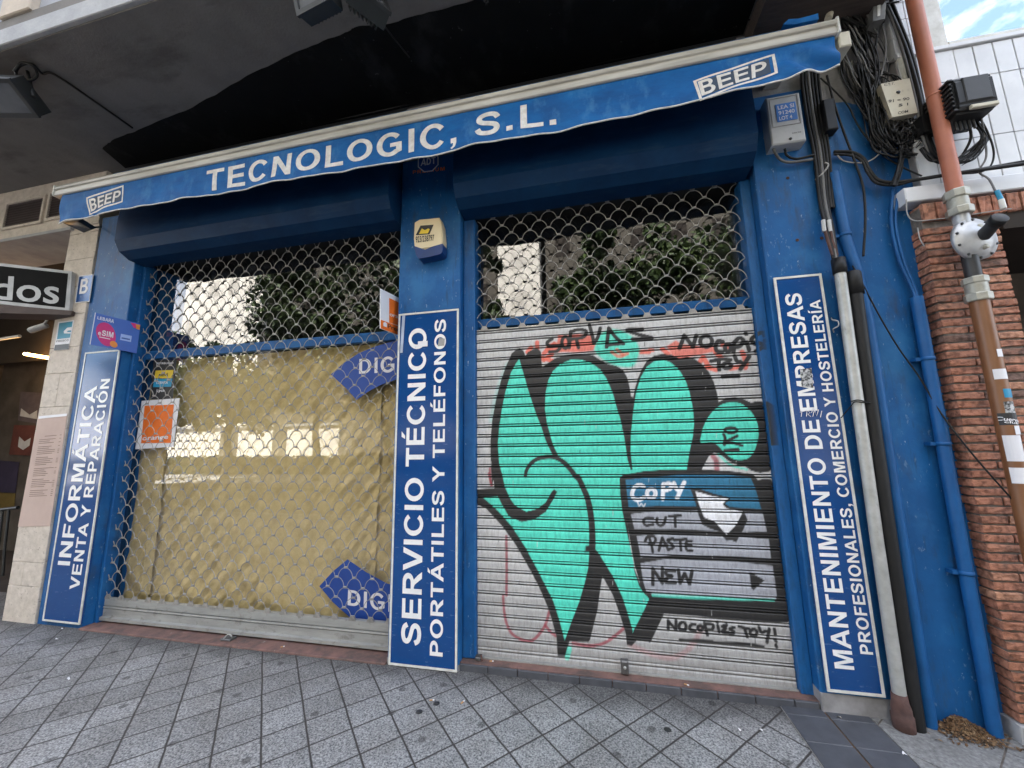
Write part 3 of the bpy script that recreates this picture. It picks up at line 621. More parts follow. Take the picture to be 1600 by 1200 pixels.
def s_n(a, f): return np.sin(a*f)+.5*np.sin(a*f*2.3+1)
def graffiti(cv):
    F, Ln = cv.fill, cv.line
    # faint teal halo and thin red first sketch
    Ln(TA((230, 380), (160, 560), (118, 760)), 3.5, (.35, .62, .58), .6, .012)
    for q in (TC((205, 390), (207, 560), (205, 760)), TC((185, 765), (190, 850), (205, 930), (240, 1000), (310, 1040), (370, 1040), (420, 990), (450, 940), (475, 855)), TC((450, 950), (480, 990), (515, 1015)), TC((620, 1060), (720, 1075), (800, 1065), (870, 1025), (935, 970)), TC((95, 0), (105, 40), (115, 70)), TA((110, 1080), (112, 1150), (118, 1190))):
        Ln(q, 2.0, RED, .8, .003)
    Ln(TD((20, 1080), (150, 1135), (260, 1155), (340, 1120), (400, 1050), (430, 990)), 3.4, (.45, .22, .22), .5, .008)
    # coral tag at the top
    F(TA((565, 185), (620, 190), (700, 180), (790, 190), (818, 250), (800, 290), (720, 300), (600, 300), (500, 310), (470, 290), (500, 245), (560, 235)), CORAL, .9, .006)
    for q in (TA((360, 300), (385, 270)), TA((425, 235), (428, 310)), TA((470, 310), (540, 245)), TA((460, 340), (530, 360)), TA((470, 355), (525, 315)), TB((85, 300), (145, 300)), TB((235, 280), (275, 312)), TB((510, 335), (545, 400)), TB((505, 340), (480, 375)), TB((590, 300), (632, 340)), TB((640, 255), (690, 270)), TB((770, 300), (795, 370), (790, 405)), TB((535, 402), (595, 420)), TB((690, 410), (760, 400))): Ln(q, 3.4, CORAL, .92, .003)
    F(TB((265, 262), (325, 222), (360, 245), (480, 262), (590, 260), (612, 290), (480, 320), (400, 340), (345, 350), (300, 322)), CORAL, .85, .005)
    # loose teal patch
    F(smoothpoly(TA((815, 300), (820, 240), (850, 180), (905, 150), (965, 150), (1030, 175), (1080, 215), (1110, 280), (1095, 350), (1060, 400), (960, 395), (880, 360))), TEAL, .95, .010)
    for q in (TA((925, 300), (975, 330), (1030, 310)), TA((960, 285), (1000, 318)), TA((1180, 285), (1200, 290))): Ln(q, 2.6, CORAL, .8, .004)
    # letter silhouettes in black
    sil = TC((-30, 112), (28, 97), (130, 92), (125, 40))+TA((124, 1190), (115, 1050), (113, 900), (125, 750), (150, 620), (180, 500), (215, 400), (255, 310), (285, 283), (310, 275), (335, 292), (347, 325), (365, 300), (400, 280), (430, 275), (452, 300), (458, 405), (500, 372), (550, 340), (610, 322), (680, 313), (750, 313), (800, 322), (850, 355), (900, 380), (960, 395), (1000, 420), (1028, 470))
    sil += TB((15, 530), (26, 600), (40, 602), (50, 550), (70, 480), (95, 420), (130, 360), (180, 325), (240, 312), (300, 320), (350, 345), (400, 333), (450, 345), (500, 380), (545, 430), (580, 500), (600, 570), (612, 635), (660, 608), (720, 603), (780, 615), (830, 640), (870, 628), (920, 635), (970, 665), (1000, 720), (1025, 820), (1030, 900), (1005, 1040), (950, 1100), (890, 1110), (830, 1095), (790, 1065), (740, 1060), (680, 1030), (620, 985), (582, 972), (545, 1000), (500, 1085), (480, 1140))
    sil += TC((960, 60), (960, 300))+TD((30, 600), (75, 720), (130, 800), (205, 893), (150, 1000), (130, 1057), (60, 1050), (25, 1085), (0, 1080))+TC((958, 1070), (950, 1000), (920, 900), (870, 760), (805, 642), (795, 700), (775, 850), (750, 950), (728, 1040), (715, 1052), (600, 1045), (575, 1145), (525, 1140), (518, 1020), (470, 850), (400, 690), (330, 560), (260, 440), (180, 330), (80, 220), (-30, 165))
    F(sil, INK)
    # teal letter bodies
    body = TA((305, 345), (330, 430), (370, 570), (420, 720), (465, 830), (500, 920), (532, 990), (552, 990), (520, 880), (490, 770), (478, 680), (481, 580), (500, 490), (530, 430), (580, 380), (650, 352), (720, 352), (790, 375), (850, 420), (890, 480), (930, 570), (960, 680), (985, 760), (1010, 880), (1030, 1020), (1052, 1092), (1064, 1085))
    body += TB((22, 960), (25, 850), (40, 700), (60, 570), (90, 470), (130, 400), (180, 362), (235, 350), (290, 370), (340, 410), (385, 480), (415, 560), (440, 680), (447, 780), (440, 860), (420, 950), (398, 1088), (200, 1095), (0, 1118))
    body += TC((912, 30), (915, 120), (930, 240), (965, 400), (1000, 560))+TD((40, 640), (70, 735), (100, 780), (130, 805), (100, 870), (60, 950), (30, 1010))+TC((996, 985), (980, 930), (960, 860), (930, 770), (870, 640), (790, 510), (765, 475), (722, 478), (722, 500), (715, 590), (695, 680), (660, 800), (610, 930), (570, 1040), (540, 930), (500, 800), (420, 640), (330, 470), (240, 330), (150, 230), (60, 150), (150, 140), (178, 0))
    body += TA((172, 1050), (163, 920), (172, 800), (190, 680), (215, 560), (250, 440), (282, 380))
    F(body, TEAL)
    # inner black strokes
    Ln(TA((470, 800), (500, 890), (548, 992)), 3.8, INK)
    Ln(TA((347, 1130), (355, 1090), (385, 1045), (430, 1015), (490, 1002), (545, 1006), (600, 1035), (650, 1088), (690, 1140))+TC((655, 25), (685, 90), (710, 150), (728, 230), (740, 330), (742, 440), (740, 480)), 2.6, INK, r1=4.8)
    F(TC((700, 450), (750, 445), (757, 490), (695, 492)), INK, soft=.006)
    F(TC((130, 92), (125, 0), (178, 0), (195, 80), (225, 150), (260, 200), (330, 238), (400, 220), (450, 180), (490, 110), (505, 97), (522, 113), (500, 160), (450, 240), (380, 287), (300, 303), (220, 268), (175, 190), (150, 140), (60, 148), (0, 150), (-20, 110), (30, 97)), INK)
    Ln(TC((600, 1095), (585, 1150)), 3.2, TEAL, .8)
    # round character at the right, with its small tag
    F(smoothpoly(TB((492, 908), (497, 850), (510, 800), (540, 740), (590, 680), (650, 645), (720, 638), (770, 650), (820, 690), (855, 740), (875, 800), (878, 860), (865, 920), (840, 980), (800, 1015), (740, 1022), (690, 1005), (640, 960), (600, 920), (560, 903))), TEAL)
    Ln(ell(TB, 693, 824, 40, 18), 2.0, INK); Ln(TB((645, 850), (655, 880), (650, 922)), 2.0, INK); Ln(TB((650, 905), (735, 862)), 2.0, INK); Ln(TB((648, 912), (700, 908), (768, 926)), 2.0, INK); Ln(TB((655, 958), (742, 954)), 2.2, INK)
    metal = (.56, .55, .54)
    F(TB((500, 1088), (545, 1003), (585, 976), (640, 1012), (700, 1060), (760, 1076), (810, 1090), (866, 1108), (700, 1100)), metal); Ln(TB((575, 1000), (595, 1030), (600, 1090)), 3.4, RED, .8, .006)
    Ln(TB((610, 985), (690, 1055), (800, 1086)), 1.6, TEAL, .8)
    # the drawn menu
    F(TD((-43, 100), (-28, 84), (100, 60), (250, 50), (450, 50), (620, 62), (738, 78), (766, 112), (800, 104), (842, 108), (858, 140), (888, 300), (928, 500), (970, 740), (978, 900), (940, 948), (800, 948), (600, 930), (400, 910), (205, 895), (120, 800), (75, 720), (40, 600), (10, 430), (-20, 250), (-38, 150)), INK)
    F(TE((709, 600), (850, 582), (1050, 568), (1300, 565), (1487, 580), (1520, 650), (1558, 783), (1300, 765), (1100, 765), (900, 762), (729, 771)), HEAD)
    F(TE((742, 812), (850, 800), (1000, 793), (1200, 788), (1565, 802), (1592, 922), (1400, 925), (1100, 910), (765, 905)), GREY)
    F(TD((55, 440), (180, 432), (400, 432), (600, 440), (828, 460), (842, 572), (600, 557), (300, 552), (80, 566)), GREY)
    F(TD((78, 600), (220, 576), (400, 582), (650, 592), (852, 616), (877, 792), (870, 816), (700, 812), (450, 800), (170, 790), (112, 765), (92, 700)), GREY)
    Ln(TD((150, 786), (450, 803), (860, 815)), 1.7, TEAL, .7)
    for q in (TE((822, 640), (795, 630), (765, 648), (750, 688), (765, 718), (800, 722), (824, 708)), ell(TE, 870, 684, 27, 28), TE((942, 718), (945, 628)), TE((945, 628), (985, 622), (992, 650), (950, 668)), TE((1012, 620), (1028, 655), (1045, 668)), TE((1076, 615), (1055, 660), (1032, 714))): Ln(q, 2.7, WHITE)
    for q in (TE((785, 738), (795, 762), (808, 748), (822, 765), (832, 750)),): Ln(q, .9, WHITE, .8)
    F(TE((1115, 655), (1160, 650), (1260, 685), (1365, 710), (1360, 730), (1330, 745), (1370, 775), (1450, 795), (1472, 850), (1440, 920), (1400, 990), (1370, 975), (1340, 980), (1290, 920), (1240, 905), (1190, 880), (1165, 820), (1145, 740)), INK)
    F(TE((1145, 670), (1250, 700), (1352, 716), (1315, 750), (1340, 777), (1442, 797), (1400, 880), (1340, 942), (1270, 862), (1200, 832), (1165, 742)), WHITE)
    for q in (TD((150, 335), (112, 335), (95, 355), (110, 378), (152, 372)), TD((176, 335), (174, 362), (192, 380), (215, 368), (226, 330)), TD((246, 325), (312, 320)), TD((280, 322), (282, 385)), TD((130, 452), (142, 490), (150, 535)), TD((105, 472), (118, 446), (150, 440), (166, 460), (154, 485), (128, 490)), TD((185, 525), (205, 450), (240, 520)), TD((190, 500), (235, 495)), TD((268, 455), (236, 465), (262, 490), (270, 508), (240, 520)), TD((275, 465), (345, 458)), TD((310, 462), (315, 525)), TD((375, 470), (347, 475), (348, 520), (380, 525)), TD((347, 497), (375, 495))): Ln(q, 1.9, INK, sm=len(q) > 3 or q[0][0] > 1050)
    for q in (TD((150, 725), (150, 632)), TD((150, 632), (205, 715)), TD((205, 715), (206, 630)), TD((278, 645), (232, 645), (230, 665), (262, 675), (227, 692), (232, 714), (282, 714)), TD((300, 640), (310, 715)), TD((310, 715), (337, 660)), TD((337, 660), (365, 722)), TD((365, 722), (380, 645))): Ln(q, 2.3, INK)
    F(TD((715, 652), (730, 656), (805, 700), (740, 758), (728, 750)), INK)
    for q in (TD((240, 990), (240, 937)), TD((240, 937), (285, 990)), TD((285, 990), (286, 935)), ell(TD, 324, 970, 21, 24), TD((397, 957), (372, 962), (367, 985), (397, 996)), ell(TD, 428, 978, 15, 14), TD((452, 950), (470, 1020)), TD((455, 952), (500, 958), (498, 985), (465, 987)), TD((530, 966), (538, 1000)), TD((526, 945), (528, 948)), TD((582, 960), (556, 970), (576, 980), (556, 1000), (592, 1006)), TD((626, 975), (600, 985), (626, 1002), (604, 1018)), TD((655, 970), (715, 985)), TD((686, 980), (704, 1032)), ell(TD, 740, 1006, 20, 20), TD((772, 975), (786, 1005), (812, 996)), TD((832, 985), (818, 1062)), TD((862, 985), (868, 1020)), TD((866, 1048), (872, 1058)), TD((870, 1080), (874, 1090)), TD((310, 1050), (400, 1052), (500, 1060)), TD((502, 1064), (700, 1075), (795, 1088))): Ln(q, 2.0, INK)
    Ln(TD((205, 897), (130, 1055)), 2, INK)
    # tags along the top
    for q in (TA((525, 212), (492, 238), (510, 262), (578, 262), (560, 292), (510, 300)), ell(TA, 615, 237, 24, 38), TA((650, 165), (640, 272)), TA((648, 166), (700, 150), (752, 160), (735, 200), (655, 215)), TA((688, 214), (702, 270)), TA((775, 120), (792, 180), (806, 240)), TA((806, 240), (832, 200), (848, 140)), TA((905, 140), (890, 268)), TA((905, 140), (950, 200), (1002, 246)), TA((890, 256), (1000, 240)), TB((102, 146), (0, 152), (60, 178), (165, 205)), TB((165, 208), (35, 214))): Ln(q, 2.8, INK)
    for q in (TB((350, 275), (382, 190)), TB((382, 190), (440, 265)), TB((440, 265), (462, 190)), ell(TB, 528, 230, 40, 36), TB((640, 232), (610, 226), (592, 258), (600, 294), (636, 298)), ell(TB, 674, 272, 20, 24), TB((712, 302), (716, 236)), TB((716, 236), (750, 206), (778, 226), (752, 262), (718, 268)), TB((800, 235), (815, 285)), TB((792, 177), (796, 181)), TB((940, 180), (870, 185), (832, 215), (850, 245), (900, 265), (860, 295)), TB((562, 362), (622, 348), (690, 352)), TB((612, 352), (616, 420)), ell(TB, 668, 392, 27, 18), TB((720, 328), (732, 358), (762, 368)), TB((816, 330), (790, 370), (758, 415)), TB((640, 466), (745, 463))): Ln(q, 2.9, INK)
    # patchy, weathered spray coat
    k1 = np.sin(s_n(cv.x, 3.1)*2+cv.z*5.3)*np.sin(cv.x*7.7-cv.z*3.9+1)+.6*np.sin(cv.x*23+np.sin(cv.z*9)*2)*np.sin(cv.z*2.3+cv.x*3)
    cv.c *= (1+.055*k1+.03*rng.normal(size=len(cv.x)))[:, None]
    for k in range(70):
        a, b, l_ = rng.uniform(750, 1235), rng.uniform(520, 1010), rng.uniform(2, 9); Ln([(a, b), (a+rng.uniform(-.3, .3), b+l_)], rng.uniform(.3, .6), ((.55, .54, .53), INK)[k % 2], rng.uniform(.4, .9), .0015, False)
    # paint spilling on to the guide rail
    Ln(TB((900, 200), (940, 180), (950, 220), (905, 235)), 3.0, INK); Ln(TB((905, 280), (955, 262)), 3.4, INK)

def slats():
    pitch = .0752; rowsz = []; rowsy = []; z = 2.395
    prof = [(0, -.0035), (.001, .016), (.0086, .020), (.0098, .001), (.0115, -.003), (.0145, -.0045), (.0175, -.003), (.0192, .001), (.0204, .020), (.0282, .016), (.0292, .0), (.036, -.0012), (.044, -.0018), (.052, -.0020), (.060, -.0018), (.068, -.0012), (.0745, 0)]
    while z > .13:
        for a, b in prof: rowsz.append(z-a); rowsy.append(YS+b)
        z -= pitch
    for a, b in ((0, .0), (.0015, .016), (.005, .018), (.0065, -.001), (.014, -.003), (.021, -.001), (.0225, .018), (.026, .016), (.028, -.002), (.04, -.003), (.055, -.004), (.07, -.004), (.085, -.004), (.093, -.004)): rowsz.append(z-a); rowsy.append(YS+b)
    zend = rowsz[-1]
    nx = int((RX1-RX0)/.004); xs = np.linspace(RX0, RX1, nx+1); nr = len(rowsz)
    X, Z = np.meshgrid(xs, np.array(rowsz)); Yv = np.repeat(np.array(rowsy)[:, None], nx+1, 1)
    Yv = Yv+.0009*np.sin(X*3.1+Z*9)+.0006*np.sin(X*11-Z*31)
    x, z_ = X.ravel(), Z.ravel()
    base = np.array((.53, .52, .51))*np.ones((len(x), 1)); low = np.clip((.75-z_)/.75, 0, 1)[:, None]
    base = base*(1-.36*low)                          # zinc painted darker towards the foot, as lit from above
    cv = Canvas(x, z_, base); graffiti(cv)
    grime_shade = np.zeros(nr)                             # black grease and painted groove shade in the joints of the slats
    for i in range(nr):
        if rowsy[i] > YS+.012: grime_shade[i] = .93
    g = np.repeat(grime_shade[:, None], nx+1, 1).ravel()[:, None]; rgb = cv.c*(1-g)+np.array((.02, .018, .016))*g
    off = OFF[SR.name]; v = np.stack([x-off.x, Yv.ravel()-off.y, z_-off.z], 1)
    i = np.arange(nr-1)[:, None]*(nx+1)+np.arange(nx)[None, :]; q = np.stack([i+nx+1, i+nx+2, i+1, i], -1).reshape(-1, 4)
    me = bpy.data.meshes.new('slat_curtain'); me.vertices.add(len(v)); me.vertices.foreach_set('co', v.ravel()); me.loops.add(q.size); me.loops.foreach_set('vertex_index', q.ravel())
    me.polygons.add(len(q)); me.polygons.foreach_set('loop_start', np.arange(0, q.size, 4)); me.update(calc_edges=True); me.validate()
    at = me.color_attributes.new('paint', 'FLOAT_COLOR', 'POINT'); at.data.foreach_set('color', np.hstack([rgb, np.ones((len(x), 1))]).ravel())
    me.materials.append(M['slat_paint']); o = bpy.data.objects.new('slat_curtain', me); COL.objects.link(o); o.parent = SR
    # top edge return and bottom bar
    MB().box(RX0, RX1, YS-.003, YS+.02, 2.396, 2.402).build('top_edge', 'galv', SR)
    fix_normals(MB().extr_x([(YS-.004, zend-.001), (YS-.022, zend-.006), (YS-.026, zend-.014), (YS-.026, .004), (YS+.03, .004), (YS+.03, zend-.001)], RX0, RX1).build('bottom_bar', 'alu', SR))
    lx = float(P(975, 1030, YS)[0]); k = MB().bbox(lx-.024, lx+.024, YS-.062, YS-.027, .006, .088, .008); lk = k.build('lock', 'lock_metal', SR)
    mb = MB(); mb.lathe((lx, YS-.063, .05), (0, -1, 0), [(0, .0), (0, .010), (.004, .009), (.004, 0)], 14); mb.build('lock_cylinder', 'galv', lk)
    # right guide rail carries overspray: same painting function on a fine strip
    gx0, gx1 = RX1+.004, XR0-.001; nx2, nz2 = 18, 700
    xs = np.linspace(gx0, gx1, nx2+1); zs = np.linspace(-.003, 3.36, nz2+1); X, Z = np.meshgrid(xs, zs); x, z_ = X.ravel(), Z.ravel()
    cv = Canvas(x, z_, np.array((.010, .102, .29))*np.ones((len(x), 1))); m_ = (z_ > 1.45) & (z_ < 2.3)
    keep = cv.c.copy(); graffiti(cv); cv.c[~m_] = keep[~m_]; sp = 1-np.clip(np.abs(x-gx0)/.045, 0, 1)[:, None]; cv.c = keep*(1-sp**.4)+cv.c*sp**.4
    ys = .096+.006*(np.abs((x-gx0)/(gx1-gx0)-.5) > .46)
    off = OFF[SR.name]; v = [(a-off.x, b-off.y, c-off.z) for a, b, c in zip(x, ys, z_)]; f = [(j*(nx2+1)+i, j*(nx2+1)+i+1, (j+1)*(nx2+1)+i+1, (j+1)*(nx2+1)+i) for j in range(nz2) for i in range(nx2)]
    k = len(v); v += [(gx0-off.x, .2-off.y, -.003), (gx0-off.x, .2-off.y, 3.36), (gx1-off.x, .2-off.y, -.003), (gx1-off.x, .2-off.y, 3.36)]; t0 = nz2*(nx2+1)
    f += [(0, t0, k+1, k), (nx2, k+2, k+3, t0+nx2)]
    me = bpy.data.meshes.new('guide_rail'); me.from_pydata(v, [], f); at = me.color_attributes.new('paint', 'FLOAT_COLOR', 'POINT')
    at.data.foreach_set('color', np.hstack([np.vstack([cv.c, np.array((.010, .102, .29))*np.ones((4, 1))]), np.ones((len(x)+4, 1))]).ravel())
    me.materials.append(M['rail_paint']); o = bpy.data.objects.new('guide_rail', me); COL.objects.link(o); o.parent = SR
slats()

# ------------------------------------------------------------------ upright signs on the pillars
def upright_sign(q, label, lines):
    c = [XZ(a, b, 0) for a, b in q]; x0 = (c[0][0]+c[3][0])/2; x1 = (c[1][0]+c[2][0])/2; z0 = (c[0][1]+c[1][1])/2; z1 = (c[2][1]+c[3][1])/2
    t = thing('pillar_sign', label, 'sign', ((x0+x1)/2, 0, z0), 'upright blue signs')
    pn = MB().bbox(x0, x1, 0, YP-.001, z0, z1, .003).build('sign_panel', 'sign_blue', t)
    b = .012; ring([(x0-.002, z0-.002), (x1+.002, z0-.002), (x1+.002, z1+.002), (x0-.002, z1+.002)], [(x0+b, z0+b), (x1-b, z0+b), (x1-b, z1-b), (x0+b, z1-b)], -.004, .006).build('sign_border', 'frame_white', pn)
    for text, (pt, pb, py), (ya, xa_), (yb, xb_), tr in lines:
        xt, xbse = XZ(pt, py, 0)[0], XZ(pb, py, 0)[0]; za = XZ(xa_, ya, 0)[1]; zb = XZ(xb_, yb, 0)[1]; words_on(text, tr, lambda u, v: (xbse-v*(xbse-xt), -.0025, za+u*(zb-za)), 'lettering', 'sign_white', pn)
    return t
upright_sign([(68, 970), (123, 975), (188, 548), (133, 550)], 'blue upright sign at the far left under the small phone poster', [('INFORMÁTICA', (91, 110, 880), (883, 100), (603, 146), 0), ('VENTA Y REPARACIÓN', (110, 125, 913), (921, 117), (592, 169), .02)])
upright_sign([(606, 1040), (713, 1047), (717, 484), (625, 490)], 'blue upright sign on the centre pillar between the two shutters', [('SERVICIO TÉCNICO', (627.5, 658, 985), (1008, 643), (513, 654), 0), ('PORTÁTILES Y TELÉFONOS', (672, 692, 1005), (1025, 683), (499, 690), .02)])
upright_sign([(1296, 1083), (1385, 1086), (1280, 428), (1207, 435)], 'blue upright sign right of the graffiti shutter beside the pipes', [('MANTENIMIENTO DE EMPRESAS', (1303, 1333, 1035), (1045, 1318), (459, 1233), 0), ('PROFESIONALES, COMERCIO Y HOSTELERÍA', (1342.5, 1362, 1010), (1022, 1354), (469, 1270), .02)])
# stickers stuck on the centre and right signs
def decal(q, y, m, name, label, cat='sticker', th=.0015, group=None):
    o = quad_panel(q, y, y+th).build(name, m); return tag(o, label, cat, group)
decal([(653, 652-110), (668, 651-110), (668, 532.5), (653, 533.5)], -.0045, 'paper_white', 'torn_sticker', 'small torn white paper sticker on the centre upright sign')
decal([(684, 541), (694, 540), (695, 529), (686, 528)], -.0045, 'cable_light', 'round_sticker', 'small grey sticker inside a letter of the centre sign')
mat('tape', (.45, .52, .66), .35); mat('sticker_mix', (.5, .5, .5), .5, c2=(.03, .03, .03), scale=60, amt=.1)
decal([(625, 551.5), (629, 551), (633, 492.5), (628.5, 493)], -.0045, 'tape', 'tape_strip', 'narrow pale tape strip on the top left edge of the centre sign', 'tape')
decal([(1253, 604), (1271, 606), (1268, 575), (1250, 577)], -.0045, 'sticker_mix', 'worn_sticker', 'black and white speckled sticker on the right upright sign')
mb = MB()
for q in ([(1252, 651), (1253, 642)], [(1250, 644), (1258, 642)], [(1260, 651), (1261, 641), (1266, 645), (1262, 647), (1267, 651)], [(1270, 651), (1272, 641), (1276, 650), (1279, 640)], [(1268, 645), (1271, 637), (1274, 644)], [(1282, 652), (1284, 642)]):
    mb.tube([P(a, b, -.004) for a, b in q], .0022, 5)
tag(mb.build('marker_tag', 'paper_white'), 'thin white marker scribble on the right upright sign', 'graffiti tag')

# ================================================================== AWNING
YA = -.45
VX = [-4.70, -4.60, -3.6, -2.53, -1.62, -.445, .39, 1.2, 1.50]; VZ = [3.565, 3.575, 3.566, 3.558, 3.548, 3.549, 3.566, 3.600, 3.640]
VT = 3.842; AX0, AX1 = -4.715, 1.505
def vbot(x): return float(np.interp(x, VX, VZ))+.004*math.sin(x*4.1)+.002*math.sin(x*9.7+1)
def vy(x, z):
    t = max(0, min(1.1, (VT-z)/(VT-3.55)))
    y = YA+.004+t*(.013*math.sin(x*4.1+.6)+.008*math.sin(x*7.3+2+t)+.005*math.sin(x*15.1-3*t)+.003*math.sin(x*27+5*t))
    d = max(0, x-1.16)*2.2; y -= t*.02*min(d, .5); y += .022*min(1, d*3)*math.sin((x*1.1+z*1.9)*15+.7*math.sin(x*9))*min(1, t*2)
    if x < -4.3: y += .010*math.sin((x-z*1.2)*20)*t
    return y
AW = thing('shop_awning', 'retracted blue fabric awning with white lettered valance over both shutters', 'awning', (-1.6, -.2, 3.9))
def awning():
    nx, nz = 900, 26; v = []; f = []
    for j in range(nz+1):
        for i in range(nx+1):
            x = AX0+(AX1-AX0)*i/nx; zb = vbot(x); z = VT+(zb-VT)*j/nz; v.append((x, vy(x, z), z))
    for j in range(nz):
        for i in range(nx): q = j*(nx+1)+i; f.append((q, q+nx+1, q+nx+2, q+1))
    mb = MB(); mb.add(v, f, True); VL = mb.build('valance', 'awning_blue', AW)
    mb = MB(); xs = np.linspace(AX0, AX1, 500); mb.tube([(x, vy(x, vbot(x))-.001, vbot(x)-.001) for x in xs], .0055, 6); mb.build('hem', 'awning_white', VL)
    prof = [(YA+.02, 3.838), (YA-.004, 3.836), (YA-.012, 3.842), (YA-.014, 3.875), (YA-.004, 3.885), (YA-.006, 3.892), (YA-.017, 3.897), (YA-.022, 3.910), (YA-.019, 3.924), (YA-.008, 3.935), (YA+.012, 3.938), (YA+.03, 3.93), (YA+.035, 3.85)]
    o = fix_normals(MB().extr_x(prof, -4.79, 1.515).build('front_bar', 'awning_metal', AW))
    for x0, x1 in ((-4.80, -4.789), (1.514, 1.527)): MB().bbox(x0, x1, YA-.022, YA+.036, 3.834, 3.94, .003).build('end_cap', 'frame_white', o)
    # fabric rising to the roller at the wall
    v = []; f = []; n = 200; m = 8
    for j in range(m+1):
        for i in range(n+1):
            x = -4.72+(1.44+4.72)*i/n; t = j/m; v.append((x, YA+.02+(.36)*t, 3.925+.39*t+.006*math.sin(x*6+3*t)*math.sin(t*3.1)+.012*max(0, x-.6)*math.sin(t*3.1)))
    for j in range(m):
        for i in range(n): q = j*(n+1)+i; f.append((q, q+1, q+n+2, q+n+1))
    mb = MB(); mb.add(v, f, True); mb.build('canopy_fabric', 'awning_blue', AW)
    MB().tube([(-4.74, -.065, 4.305), (1.46, -.065, 4.305)], .045, 16).build('roller_tube', 'awning_blue', AW)
    mb = MB(); pts = [P(a, b, -.44) for a, b in ((1222, 42), (1230, 34), (1246, 33), (1262, 29), (1276, 25), (1277, 34), (1258, 38), (1240, 42))]
    mb.prism([(p[0], p[2]) for p in pts], -.455, -.40); fix_normals(mb.build('bunched_fabric', 'awning_blue', AW))
    MB().bbox(1.529, 1.590, -.44, -.30, 3.762, 3.862, .006).build('arm_housing', 'box_cream', AW)
    for x in (-4.6, -1.25, 1.38):
        mb = MB(); mb.tube([(x, -.03, 4.10), (x+.02, -.22, 4.02), (x, YA+.03, 3.90)], .02, 10); mb.build('folding_arm', 'awning_metal', AW)
        MB().bbox(x-.05, x+.05, -.03, .05, 4.0, 4.2, .005).build('wall_bracket', 'awning_metal', AW)
    c0, c1 = XZ(328, 297, YA), XZ(869, 192, YA); t0 = XZ(323, 266.5, YA); tl = XZ(815, 168, YA); h = ((t0[1]-c0[1])+(tl[1]-XZ(817, 205, YA)[1]))/2; xl = t0[0]
    def fn(u, v):
        x = xl+u*(c1[0]-xl); z = c0[1]+u*(c1[1]-c0[1])+v*h; return (x, vy(x, z)-.0025, z)
    words_on('TECNOLOGIC, S.L.', .05, fn, 'lettering', 'awning_white', VL, .25)
    for fr, lt in (([(134, 334), (192, 316), (193, 289), (133, 308)], [(137, 328.5), (187, 313.5), (189.5, 296.5), (137.5, 311)]), ([(1094, 157), (1214, 117), (1210, 84), (1083, 126)], [(1096.5, 150), (1196, 118), (1197, 95.5), (1090, 128)])):
        ff = bilerp_fn(fr, YA); th = .045; tv = .09
        def on(p, d): return (p[0], vy(p[0], p[2])-d, p[2])
        def strip_(u0, u1, v0, v1, d, mbx, nu=14, nv=6):
            vs = [on(ff(u0+(u1-u0)*i/nu, v0+(v1-v0)*j/nv), d) for j in range(nv+1) for i in range(nu+1)]
            mbx.add(vs, [(j*(nu+1)+i, j*(nu+1)+i+1, (j+1)*(nu+1)+i+1, (j+1)*(nu+1)+i) for j in range(nv) for i in range(nu)])
        mb = MB(); strip_(0, 1, 0, tv, .0025, mb); strip_(0, 1, 1-tv, 1, .0025, mb); strip_(0, th*.8, tv, 1-tv, .0025, mb); strip_(1-th*.8, 1, tv, 1-tv, .0025, mb); mb.build('logo_frame', 'awning_white', VL)
        mb = MB(); strip_(.075, .925, .155, .845, .0020, mb); mb.build('logo_ground', 'logo_dark', VL)
        fl = bilerp_fn(lt, YA)
        mb = MB(); text_on(mb, bold_text('BEEP', -.03), lambda u, v: on(fl(u, v), .0042), cut=.2); mb.build('logo_letters', 'awning_white', VL)
mat('esim_plain', (.02, .07, .30), .4); mat('logo_dark', (.03, .055, .10), .6)
awning()

# ================================================================== SMALL THINGS ON THE SHOP FRONT
def plaque(name, label, cat, q, y, th, m, parts=(), group=None):
    c = P(*[sum(v)/4 for v in zip(*q)], y); t = thing(name, label, cat, tuple(c), group); pn = quad_panel(q, y, y+th).build('panel', m, t)
    for nm, mm, fn in parts:
        mb = MB(); fn(mb); mb.build(nm, mm, pn)
    return t
def text_q(text, q, y, bold=True, track=0.0, shift=(0, 0)):
    ff = bilerp_fn(q, y)
    return lambda mb: text_on(mb, bold_text(text, track) if bold else round_text(text), lambda u, v: ff(u, v))
def poly_q(px, y, th=.001): return lambda mb: mb.prism([XZ(a, b, y) for a, b in px], y, y+th)

# alarm box
AB = thing('alarm_box', 'cream and blue alarm siren box on the centre pillar', 'alarm box', tuple(P(669, 372, -.03)))
mb = MB(); out = [(647.5, 347), (655, 342.5), (672, 341), (686, 339.5), (689.5, 350), (691.5, 372), (691, 384), (648, 391), (646, 372)]
mb.prism([XZ(a, b, -.065) for a, b in out], -.065, YP); o = HS = mb.build('housing', 'alarm_cream', AB); bm = bmesh.new(); bm.from_mesh(o.data); bmesh.ops.bevel(bm, geom=[e for e in bm.edges if all(v.co.y < -.02 for v in e.verts)], offset=.008, segments=3, affect='EDGES'); bm.to_mesh(o.data); bm.free()
mb = MB(); mb.prism([XZ(a, b, -.07) for a, b in ((646.5, 384), (655, 387), (664.5, 390), (676, 385), (691.5, 380.5), (691, 394), (688, 397), (672, 401), (654, 404), (650, 398))], -.07, YP); mb.build('strobe_cover', 'alarm_blue', AB)
fb = bilerp_fn([(649.5, 379), (678.5, 375.5), (678.5, 366.5), (649.5, 369.5)], -.068); mb = MB(); text_on(mb, round_text('923/238797', .015), lambda u, v: fb(u, v)); mb.build('lettering', 'print_black', HS)
mb = MB(); poly_q([(649.5, 367.5), (657, 352.5), (677.5, 351), (671, 366)], -.067)(mb); mb.build('emblem', 'print_black', HS)
